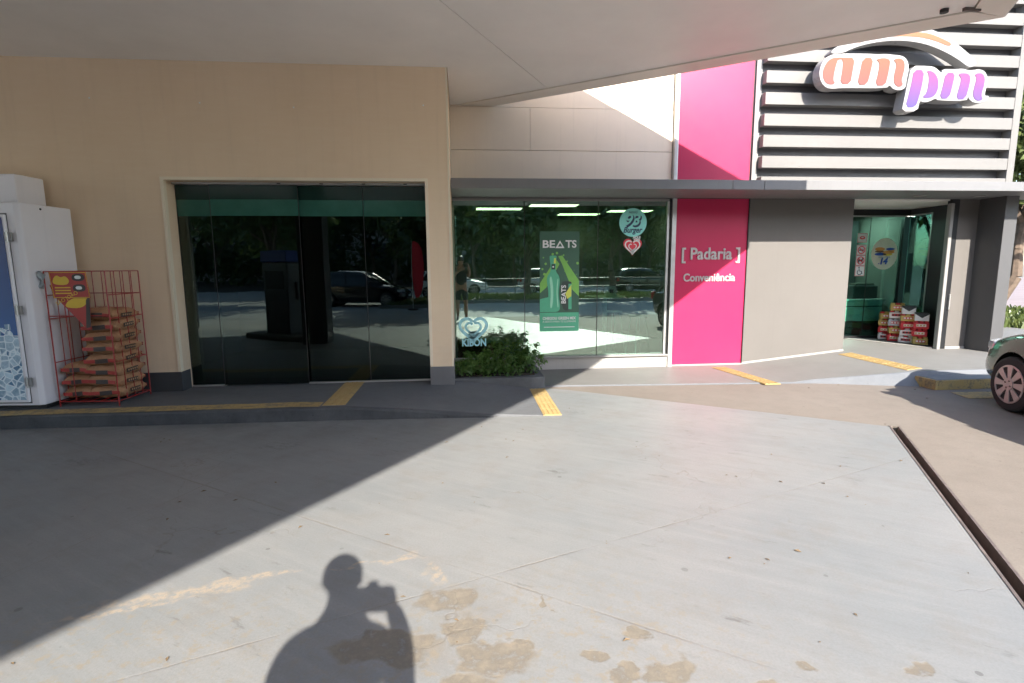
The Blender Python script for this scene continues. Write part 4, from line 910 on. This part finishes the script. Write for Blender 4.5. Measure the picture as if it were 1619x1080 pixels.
pb = thing('plastic_bag', 'crumpled translucent grey plastic bag hooked on the rack corner', 'plastic bag', rkM @ Vector((.02, -.01, 1.45)))
mb = MB(); rn = random.Random(3); NN = 7
for i in range(NN):
    for j in range(NN): mb.v.append(((-.16 + .026 * i) * (.5 + .09 * j) + .03 * rn.uniform(-1, 1), .045 * rn.uniform(-1, 1), -.032 * j + .02 * rn.uniform(-1, 1)))
for i in range(NN - 1):
    for j in range(NN - 1): mb.f.append((i * NN + j, (i + 1) * NN + j, (i + 1) * NN + j + 1, i * NN + j + 1))
mb.build('film', 'plastic', pb)

# ------------------------------------------------------------------ planter with low shrubs
pl = thing('planter_bed', 'low dark concrete planter bed in front of the shop window', 'planter', (.45, 7.2, 0))
MB().prism([(-.585, -.43), (.42, -.46), (.60, -.42), (.60, .80), (-.585, .80)], -.02, .165).build('kerb', 'planter', pl, bevel=.015)
MB().prism([(-.52, -.32), (.48, -.32), (.50, .78), (-.52, .78)], .166, .185).build('soil', 'soil', pl)
def leafball(mb, cx, cy, cz, rx, ry, rz, n, s, rn, up=.4):
    for _ in range(n):
        while True:
            p = Vector((rn.uniform(-1, 1), rn.uniform(-1, 1), rn.uniform(-1, 1)))
            if .15 < p.length < 1: break
        p = p * (.55 + .45 * p.length)
        c = Vector((cx + p.x * rx, cy + p.y * ry, cz + p.z * rz))
        nrm = (p.normalized() + Vector((rn.uniform(-.8, .8), rn.uniform(-.8, .8), rn.uniform(-.3, .9) + up))).normalized()
        a = nrm.orthogonal().normalized(); a = Matrix.Rotation(rn.uniform(0, 6.28), 3, nrm) @ a; b = nrm.cross(a); k_ = s * rn.uniform(.6, 1.3)
        i = len(mb.v)
        mb.v += [tuple(c - a * k_), tuple(c + b * k_ * .5 + nrm * k_ * .15), tuple(c + a * k_), tuple(c - b * k_ * .5 + nrm * k_ * .15)]
        mb.f += [(i, i + 1, i + 2), (i, i + 2, i + 3)]
rn = random.Random(11)
shr = [(.02, 6.98, .18, .17, 'leftmost low green shrub in the planter by the column'), (.30, 6.95, .19, .20, 'second low green shrub from the column in the planter'), (.60, 6.92, .21, .22, 'green shrub spilling over the front of the planter'), (.86, 7.05, .20, .26, 'rightmost green shrub at the planter corner'),
       (.15, 7.35, .20, .20, 'green shrub behind the leftmost shrubs, below the window decal'), (.50, 7.40, .22, .36, 'tallest dark green shrub in the middle of the planter'), (.82, 7.45, .21, .33, 'dark green shrub at the back right of the planter')]
for (x, y, r_, h_, lab) in shr:
    t = thing('planter_shrub', lab, 'shrub', (x, y, .18), 0, 'shrubs in the planter')
    mb = MB(); leafball(mb, 0, 0, h_ * .50, r_ * 1.15, r_ * 1.15, h_ * .70, 420, .026, rn)
    for q in range(9):
        a_ = rn.uniform(0, 6.28); rr_ = rn.uniform(.5, 1.1) * r_; leafball(mb, math.cos(a_) * rr_, math.sin(a_) * rr_, h_ * rn.uniform(.45, 1.2), .05, .05, .05, 26, .024, rn); mb.build('foliage', 'shrub', t)
    mb = MB()
    for i in range(9): mb.tube((0, 0, -.02), (rn.uniform(-1, 1) * r_ * .8, rn.uniform(-1, 1) * r_ * .8, h_ * rn.uniform(.4, .95)), .004, 5, .002)
    mb.build('stems', 'bark', t)

# ------------------------------------------------------------------ cars
def car(paint, label, loc, rz, group=None, detail=True):
    t = thing('parked_car', label, 'car', loc, rz, group)
    L, Wd = 3.95, 1.70                                     # x forward from the rear bumper, y left
    # stations: x, bottom z, shoulder z, centre z, half width bottom, half width shoulder
    stn = [(0, .42, .62, .66, .58, .66), (.04, .30, .78, .82, .68, .745), (.25, .24, .92, .97, .80, .815), (.7, .20, .95, 1.0, .835, .84), (1.5, .19, .94, 1.0, .85, .85), (2.3, .19, .92, .99, .85, .85), (2.75, .19, .90, .985, .845, .845), (3.1, .20, .86, .935, .835, .825), (3.5, .22, .78, .85, .79, .77), (3.78, .25, .68, .735, .70, .68), (3.91, .30, .58, .62, .58, .56), (3.95, .40, .50, .52, .50, .48)]
    mb = MB(); n = 0
    for (x, zb, zs, zc, wb, ws) in stn:
        prof = [(-wb * .9, zb), (-wb, zb + .09), (-(max(wb, ws)) * 1.0, (zb + zs) / 2), (-ws * .995, zs - .06), (-ws * .955, zs), (-ws * .6, zc - (zc - zs) * .22), (0, zc), (ws * .6, zc - (zc - zs) * .22), (ws * .955, zs), (ws * .995, zs - .06), (max(wb, ws), (zb + zs) / 2), (wb, zb + .09), (wb * .9, zb)]
        n = len(prof); mb.v += [(x, y, z) for y, z in prof]
    for i in range(len(stn) - 1):
        for j in range(n): a = i * n + j; b = i * n + (j + 1) % n; mb.f.append((a, b, b + n, a + n))
    mb.f.append(tuple(range(n))); mb.f.append(tuple(range((len(stn) - 1) * n, len(stn) * n))[::-1])
    me0 = mb.build('tmpbody', paint, None)
    ss = me0.modifiers.new('s', 'SUBSURF'); ss.levels = 2; ss.render_levels = 2
    cuts = []
    for xw in (.72, 3.17):
        c = MB().tube((xw, -1.2, .30), (xw, 1.2, .30), .350, 64).build('tmpcut', 'rubber'); cuts.append(c)
        bo = me0.modifiers.new('b', 'BOOLEAN'); bo.object = c; bo.operation = 'DIFFERENCE'; bo.solver = 'EXACT'
    dg = bpy.context.evaluated_depsgraph_get(); dg.update()
    me = bpy.data.meshes.new_from_object(me0.evaluated_get(dg))
    for o in cuts + [me0]: bpy.data.objects.remove(o)
    body = link('body', me, None, t, True)
    me.materials.clear(); me.materials.append(MAT[paint]); me.set_sharp_from_angle(angle=R(32))
    # greenhouse
    gs = [(.10, .90, .70, .93, .66), (.42, .93, .72, 1.38, .56), (.75, .94, .74, 1.465, .555), (1.4, .94, .76, 1.49, .57), (2.0, .94, .76, 1.46, .565), (2.20, .94, .755, 1.40, .55), (2.98, .90, .70, .945, .63)]
    gb = MB(); rf = MB()
    for (x, z0, w0, z1, w1) in gs:
        gb.v += [(x, -w0, z0 - .04), (x, -w0 * .5 - w1 * .5, (z0 + z1) / 2), (x, -w1, z1 - .03), (x, -w1 * .7, z1), (x, 0, z1 + .015), (x, w1 * .7, z1), (x, w1, z1 - .03), (x, w0 * .5 + w1 * .5, (z0 + z1) / 2), (x, w0, z0 - .04)]
    for i in range(len(gs) - 1):
        for j in range(8): a = i * 9 + j; gb.f.append((a, a + 1, a + 10, a + 9))
    gb.f.append(tuple(range(9))); gb.f.append(tuple(range((len(gs) - 1) * 9, len(gs) * 9))[::-1])
    g_ = gb.build('windows', 'carglass', t, True)
    for i, (x, z0, w0, z1, w1) in enumerate(gs[1:6]):
        rf.v += [(x, -w1 - .012, z1 - .06), (x, -w1 * .72, z1 + .012), (x, 0, z1 + .03), (x, w1 * .72, z1 + .012), (x, w1 + .012, z1 - .06)]
    for i in range(4):
        for j in range(4): a = i * 5 + j; rf.f.append((a, a + 1, a + 6, a + 5))
    rf.build('roof', paint, t, True)
    for s in (-1, 1):                                       # pillars
        for (xa, za, wa, xb, zb_, wb_) in [(2.94, .90, .72, 2.20, 1.37, .562), (1.45, .90, .775, 1.42, 1.43, .585), (.30, .92, .735, .62, 1.38, .575)]:
            MB().tube((xa, s * wa, za), (xb, s * wb_, zb_), .034 if xa < 2 else .028, 6).build('pillar', paint, t)
        MB().box(2.42, 2.56, s * .86 - .09, s * .86 + .09, .93, 1.06).build('mirror', paint, t, bevel=.03)
    for xw in (.72, 3.17):
        for s in (-1, 1):
            wl = MB().tube((xw, s * .64, .30), (xw, s * .825, .30), .30, 36).build('wheel', 'rubber', t, bevel=.03)
            rim = MB(); yo = s * .828
            for j in range(8):                              # spoked cover
                a0 = j * .7854
                q = []
                for (ang, rr) in ((-.30, .062), (-.20, .205), (.20, .205), (.30, .062)): q.append((xw + rr * math.cos(a0 + ang), yo, .30 + rr * math.sin(a0 + ang)))
                rim.quad(*q)
            N = 36
            for j in range(N):
                a0, a1 = 2 * math.pi * j / N, 2 * math.pi * (j + 1) / N
                rim.quad(*[(xw + rr * math.cos(a), yo + (0 if rr < .2 else -s * .004), .30 + rr * math.sin(a)) for rr, a in ((.19, a0), (.19, a1), (.208, a1), (.208, a0))])
            rm = rim.build('rim', 'chromeplastic', wl); so_ = rm.modifiers.new('t', 'SOLIDIFY'); so_.thickness = .012; so_.offset = 0
            MB().tube((xw, yo - s * .006, .30), (xw, yo + s * .012, .30), .068, 20).build('hub_cap', 'chromeplastic', wl)
            for j in range(4):
                a0 = j * 1.571 + .4; MB().tube((xw + .04 * math.cos(a0), yo + s * .010, .30 + .04 * math.sin(a0)), (xw + .04 * math.cos(a0), yo + s * .017, .30 + .04 * math.sin(a0)), .009, 8).build('wheel_nut', 'steel', wl)
            # arch liner
            MB().tube((xw, s * .45, .30), (xw, s * .60, .30), .335, 24).build('arch_liner', 'rubber', t)
    for s in (-1, 1):
        hl = MB().prism([(3.62, s * .44), (3.60, s * .735), (3.74, s * .70), (3.86, s * .56), (3.90, s * .44)], .60, .715).build('headlight', 'headlight', t, bevel=.03)
        MB().box(-.01, .10, s * .70 - .08, s * .70 + .055, .70, .90).build('tail_light', 'taillight', t, bevel=.02)
    MB().box(3.90, 3.965, -.42, .42, .30, .40).build('grille', 'black', t, bevel=.02); MB().box(3.965, 3.972, -.2, .2, .42, .52).build('number_plate', 'plate', t)
    MB().box(-.012, -.002, -.2, .2, .55, .66).build('number_plate', 'plate', t)
    for s in (-1, 1): MB().box(.5, 3.3, s * .80 - .02, s * .80 + .02, .18, .24).build('sill_trim', 'rubber', t)
    return t
def car_front_wheel(x, y, rz, paint, label, group=None):    # place by the left front wheel's contact point
    a = Vector((3.17, .825, 0)); a.rotate(Matrix.Rotation(rz, 3, 'Z')); return car(paint, label, (x - a.x, y - a.y, 0), rz, group)
car_front_wheel(5.86, 5.08, R(90 - 14.7), 'paint_taupe', 'taupe grey hatchback parked at the right edge, only its front wheel and bonnet in view')
car('paint_black', 'black hatchback on the driveway behind the viewer, mirrored in the sliding doors', (-6.2, -9.9, -.016), R(8), 'cars behind the viewer')
car('paint_white', 'white hatchback on the far road behind the viewer, nearest to the driveway', (-2.5, -15.5, -.02), R(2), 'cars behind the viewer')
car('paint_silver', 'silver hatchback on the far road behind the viewer, middle of the row', (3.4, -16.2, -.02), R(0), 'cars behind the viewer')
car('paint_black', 'black hatchback on the far road behind the viewer, right of the silver car', (9.2, -15.8, -.02), R(-2), 'cars behind the viewer')
car('paint_silver', 'silver hatchback waiting under the canopy beside the fuel pump', (-7.6, .4, 0), R(62), 'cars behind the viewer')

# ------------------------------------------------------------------ trees
def tree(x, y, h, r_, label, leaf='leaf', n=2600, s=.16, seed=0, z0=0.0, trunk=.17, lean=0.0):
    rn = random.Random(seed); t = thing('street_tree', label, 'tree', (x, y, z0), 0, 'street trees')
    mb = MB(); pts = [Vector((0, 0, -.1))]
    for i in range(5): pts.append(Vector((lean * (i + 1) / 5 + rn.uniform(-.12, .12), rn.uniform(-.12, .12), h * .5 * (i + 1) / 5)))
    for i in range(5): mb.tube(pts[i], pts[i + 1], trunk * (1 - .13 * i), 9, trunk * (1 - .13 * (i + 1)))
    ends = []
    for i in range(9):
        a = i * 2.4; st_ = pts[3 + i % 3]; e = Vector((math.cos(a) * r_ * rn.uniform(.4, .75) + lean, math.sin(a) * r_ * rn.uniform(.4, .75), h * rn.uniform(.55, .9)))
        m_ = (st_ + e) / 2 + Vector((0, 0, .2)); mb.tube(st_, m_, trunk * .42, 6, trunk * .28); mb.tube(m_, e, trunk * .28, 6, trunk * .08); ends.append(e); ends.append(m_ * .4 + e * .6)
    mb.build('trunk', 'bark', t)
    cr = MB(); cl = [(e, r_ * rn.uniform(.26, .46)) for e in ends] + [(Vector((rn.uniform(-.6, .6) * r_ + lean, rn.uniform(-.6, .6) * r_, h * rn.uniform(.42, .95))), r_ * rn.uniform(.24, .42)) for _ in range(14)]
    for c, rr in cl: leafball(cr, c.x, c.y, c.z, rr, rr, rr * .75, n // len(cl), s, rn, .2)
    cr.build('crown', leaf, t); return t
tree(12.6, 11.4, 6.2, 2.6, 'sunlit street tree with leaning trunk beyond the right end of the shop', 'leafpale', 4200, .15, 1, .04, .20, .5)
tree(16.5, 17.5, 8.0, 3.4, 'tall tree farther behind the leaning street tree at the right edge', 'leaf', 3600, .2, 2, -.02, .22)
tree(13.0, 18.0, 7.0, 3.0, 'green tree behind the shop at the right edge, left of the tall one', 'leafpale', 3200, .2, 3, -.02, .2)
FAR = [(-34 + 6.5 * j, -36 + (j % 3), 9.0, 5.4) for j in range(12)]
for i, (x, y, h, r_) in enumerate([(-1.0, -11.2, 6.2, 3.0), (3.4, -11.4, 5.8, 2.9), (7.8, -11.2, 6.3, 3.1), (12.6, -11.3, 6.0, 3.0), (-9.5, -14.5, 7.0, 3.6), (-5.2, -28.2, 8.5, 4.4), (1.0, -28.6, 8.8, 4.6), (7.0, -28.0, 8.5, 4.4), (13.5, -28.5, 9, 4.6), (-12, -28.4, 9, 4.6), (17.5, -11.5, 6.2, 3.1), (20.5, -28, 8.6, 4.4)] + FAR):
    tree(x, y, h, r_, 'dark leafy tree %s' % (['on the verge nearest the driveway', 'second on the verge from the driveway', 'third on the verge from the driveway', 'fourth on the verge from the driveway', 'left of the driveway behind the viewer', 'on the far pavement facing the driveway', 'on the far pavement facing the first verge tree', 'on the far pavement facing the second verge tree', 'on the far pavement facing the fourth verge tree', 'at the far left end of the far pavement', 'fifth on the verge from the driveway', 'at the far right end of the far pavement'] + ['in the back row across the far road, %s from the left' % o_ for o_ in ('first', 'second', 'third', 'fourth', 'fifth', 'sixth', 'seventh', 'eighth', 'ninth', 'tenth', 'eleventh', 'twelfth')])[i], 'leaf', 3600, .21, 20 + i, .08 if y > -12 and x > -3 else -.1, .2)

wd = MB(); rn = random.Random(99)
for _ in range(230):
    x = rn.uniform(-75, 75); leafball(wd, x, -46 + rn.uniform(-3, 3), rn.uniform(1.0, 7.5), 2.6, 1.6, 1.8, 46, .5, rn, .2)
for _ in range(170):
    x = -70 + 140 * rn.random(); leafball(wd, x, -40 + rn.uniform(-1.5, 1.5), rn.uniform(.3, 2.9), 2.4, 1.2, 1.1, 70, .33, rn, .2)
tag(wd.build('far_wood', 'leaf'), 'dark mass of far trees across the road behind the viewer', 'trees', kind='stuff')
# ------------------------------------------------------------------ buildings across the road
def block(label, x0, x1, y, d, h, mat, cols, rows):
    t = thing('office_block', label, 'building', ((x0 + x1) / 2, y, -.1)); w2 = (x1 - x0) / 2
    MB().box(-w2, w2, -d, 0, 0, h).build('wall', mat, t); MB().box(-w2 - .3, w2 + .3, -d - .3, .3, h, h + .8).build('roof', mat, t)
    base = None; cw = (x1 - x0) / cols; rh = h / rows
    for i in range(cols):
        for j in range(rows):
            if base is None: o = MB().box(-cw * .33, cw * .33, -.02, .06, -rh * .3, rh * .3).build('window', 'bldgglass', t); base = o
            else: o = bpy.data.objects.new('window', base.data); COL.objects.link(o); o.parent = t
            o.location = (-w2 + cw * (i + .5), 0, rh * (j + .55))
    return t
block('tall pale office tower behind the far trees', -6, 5, -85, 14, 46, 'bldg', 8, 14)

block('long dark brick terrace added beyond the far wood to cover the low sky', -70, 70, -58, 10, 17, 'bldg2', 20, 3)  # unseen mass added to keep bright sky out of the glass reflections
# ------------------------------------------------------------------ fuel pump, feather flag, fence, street light
pu = thing('fuel_pump', 'dark fuel pump on the island beside the canopy column', 'fuel pump', (-4.1, .9, 0), R(33))
MB().box(-.9, .9, -.45, .45, -.02, .12).build('island', 'porch', pu, bevel=.03); MB().box(-.4, .4, -.25, .25, .121, 1.75).build('cabinet', 'greydark', pu, bevel=.03); MB().box(-.3, .3, -.262, -.251, 1.15, 1.55).build('display', 'black', pu); MB().box(-.3, .3, .251, .262, 1.15, 1.55).build('display', 'black', pu); MB().box(-.42, .42, -.27, .27, 1.751, 2.0).build('head', 's_blue', pu, bevel=.02)
for s in (-1, 1): MB().tube((s * .41, 0, .9), (s * .45, .05, 1.3), .03, 8).build('nozzle', 'black', pu)
ff = thing('feather_flag', 'red feather flag on a thin pole by the driveway, mirrored in the glass', 'flag', (-1.9, -6.6, 0))
MB().tube((0, 0, 0), (0, 0, 2.6), .015, 8, .008).build('pole', 'alu', ff); MB().plate(smooth2([(.02, .45), (.34, .5), (.50, 1.6), (.38, 2.4), (.06, 2.62), (.02, 2.4)]), -.004, .004).build('cloth', 's_red', ff); MB().tube((0, 0, -.0), (0, 0, .05), .2, 16).build('base', 'black', ff)
fn = thing('railing', 'thin dark metal railing along the far side of the verge', 'railing', (8, -12.2, .1))
for i in range(16): MB().tube((-10 + i * 1.6, 0, 0), (-10 + i * 1.6, 0, .9), .025, 6).build('post', 'greydark', fn)
for z in (.45, .88): MB().tube((-10, 0, z), (14, 0, z), .018, 6).build('rail', 'greydark', fn)

# ------------------------------------------------------------------ the photographer (casts the shadow on the floor) and the camera held up
ph = thing('person', 'person in dark shirt and shorts holding up a camera, seen as shadow and reflection', 'person', (-.05, -.2, 0))
def skin_mesh(name, pts, edges, root, mat, parent, sub=2):
    me = bpy.data.meshes.new(name); me.from_pydata([p[:3] for p in pts], edges, []); o = bpy.data.objects.new(name, me); COL.objects.link(o)
    m = o.modifiers.new('skin', 'SKIN'); m.use_smooth_shade = True
    for i, p in enumerate(pts):
        sv = me.skin_vertices[0].data[i]; sv.radius = (p[3], p[4] if len(p) > 4 else p[3]); sv.use_root = (i == root)
    s = o.modifiers.new('sub', 'SUBSURF'); s.levels = sub; s.render_levels = sub
    dg = bpy.context.evaluated_depsgraph_get(); dg.update()
    m2 = bpy.data.meshes.new_from_object(o.evaluated_get(dg)); bpy.data.objects.remove(o); m2.materials.clear()
    return link(name, m2, mat, parent, True)
bx, by = .05, .2                                           # root offset so that the numbers below are world coordinates
def Wp(*p): return (p[0] + bx, p[1] + by) + tuple(p[2:])
pts = [Wp(-.05, -.26, .98, .15, .12), Wp(-.05, -.24, 1.18, .185, .12), Wp(-.05, -.22, 1.38, .165, .13), Wp(-.06, -.19, 1.56, .11, .09), Wp(-.055, -.15, 1.67, .072), Wp(-.055, -.115, 1.735, .076), Wp(-.055, -.105, 1.82, .092, .098), Wp(-.055, -.11, 1.90, .072, .078),
       Wp(-.25, -.19, 1.49, .066), Wp(-.32, -.14, 1.27, .055), Wp(-.17, .0 - .06, 1.45, .045), Wp(.0, -.075, 1.60, .038),
       Wp(.15, -.19, 1.49, .066), Wp(.175, -.18, 1.31, .062), Wp(.195, -.10, 1.48, .048), Wp(.165, -.08, 1.625, .040),
       Wp(-.15, -.27, .88, .10), Wp(-.17, -.25, .50, .066), Wp(-.17, -.28, .28, .06), Wp(-.17, -.30, .09, .042), Wp(-.18, -.17, .045, .04),
       Wp(.05, -.27, .88, .10), Wp(.08, -.25, .50, .066), Wp(.08, -.28, .28, .06), Wp(.09, -.30, .09, .042), Wp(.10, -.17, .045, .04)]
ed = [(0, 1), (1, 2), (2, 3), (3, 4), (4, 5), (5, 6), (6, 7), (3, 8), (8, 9), (9, 10), (10, 11), (3, 12), (12, 13), (13, 14), (14, 15), (0, 16), (16, 17), (17, 18), (18, 19), (19, 20), (0, 21), (21, 22), (22, 23), (23, 24), (24, 25)]
skin_mesh('body', pts, ed, 0, 'skin', ph)
gp = [(p[0], p[1], p[2]) + tuple(q + .014 for q in p[3:]) for p in pts]
skin_mesh('shirt', [gp[0], gp[1], gp[2], gp[3], gp[8], gp[12], tuple((Vector(gp[8][:3]) * .35 + Vector(gp[9][:3]) * .65)) + (.068,), tuple((Vector(gp[12][:3]) * .35 + Vector(gp[13][:3]) * .65)) + (.068,)], [(0, 1), (1, 2), (2, 3), (3, 4), (3, 5), (4, 6), (5, 7)], 0, 'shirt', ph)
skin_mesh('shorts', [(gp[0][0], gp[0][1], 1.02, .165, .135), (gp[0][0], gp[0][1], .93, .165, .135), gp[16], (gp[17][0], gp[17][1], .56, .095), gp[21], (gp[22][0], gp[22][1], .56, .095)], [(0, 1), (1, 2), (2, 3), (1, 4), (4, 5)], 0, 'shorts', ph)
for i in (20, 25):
    sh_ = skin_mesh('shoe', [(pts[i][0], pts[i][1] - .15, .05, .05), (pts[i][0], pts[i][1] - .02, .045, .05, .045), (pts[i][0], pts[i][1] + .07, .04, .045, .035)], [(0, 1), (1, 2)], 0, 'shoe', ph)
hb = MB(); NA, NB = 20, 12
for j in range(NB + 1):
    for i in range(NA):
        th_, ph_ = math.pi * j / NB, 2 * math.pi * i / NA
        x_, y_, z_ = math.sin(th_) * math.cos(ph_), math.sin(th_) * math.sin(ph_), math.cos(th_)
        if z_ < 0: z_ *= .9
        hb.v.append(Wp(-.055 + .103 * x_, -.128 + .112 * y_ , 1.835 + .118 * z_))
for j in range(NB):
    for i in range(NA): hb.f.append((j * NA + i, j * NA + (i + 1) % NA, (j + 1) * NA + (i + 1) % NA, (j + 1) * NA + i))
hb.build('hair', 'hair', ph, True)
for s in (-1, 1): skin_mesh('ear', [Wp(-.06 + s * .092, -.115, 1.765, .010, .016), Wp(-.06 + s * .096, -.12, 1.79, .010, .016)], [(0, 1)], 0, 'skin', ph, 1)
skin_mesh('nose', [Wp(-.06, -.01, 1.80, .012), Wp(-.06, .0, 1.775, .016)], [(0, 1)], 0, 'skin', ph, 1)
for (cx, s) in ((-.0, -1), (.172, 1)):                      # fingers round the camera body
    for j in range(4):
        z = 1.61 + j * .024
        skin_mesh('finger', [Wp(cx + s * .012, -.075, z - .004, .0095), Wp(cx + s * .004, -.046, z, .009), Wp(cx - s * .02, -.034, z + .003, .0085), Wp(cx - s * (.036 + .006 * (j % 2)), -.038, z + .004, .0075)], [(0, 1), (1, 2), (2, 3)], 0, 'skin', ph, 1)
    skin_mesh('thumb', [Wp(cx + s * .01, -.085, 1.60, .012), Wp(cx - s * .015, -.10, 1.63, .010), Wp(cx - s * .03, -.103, 1.655, .009)], [(0, 1), (1, 2)], 0, 'skin', ph, 1)
pc = thing('photo_camera', 'black photo camera held up by the photographer', 'camera', (.085, -.07, 1.645))
MB().box(-.075, .075, -.028, .022, -.055, .06).build('body', 'black', pc, bevel=.01); MB().prism([(-.03, -.025), (.03, -.025), (.022, .02), (-.022, .02)], .0605, .092).build('viewfinder', 'black', pc, bevel=.004); MB().tube((0, .022, 0), (0, .062, 0), .036, 24).build('lens', 'black', pc); MB().box(.045, .085, .005, .04, -.045, .045).build('grip', 'rubber', pc, bevel=.01)
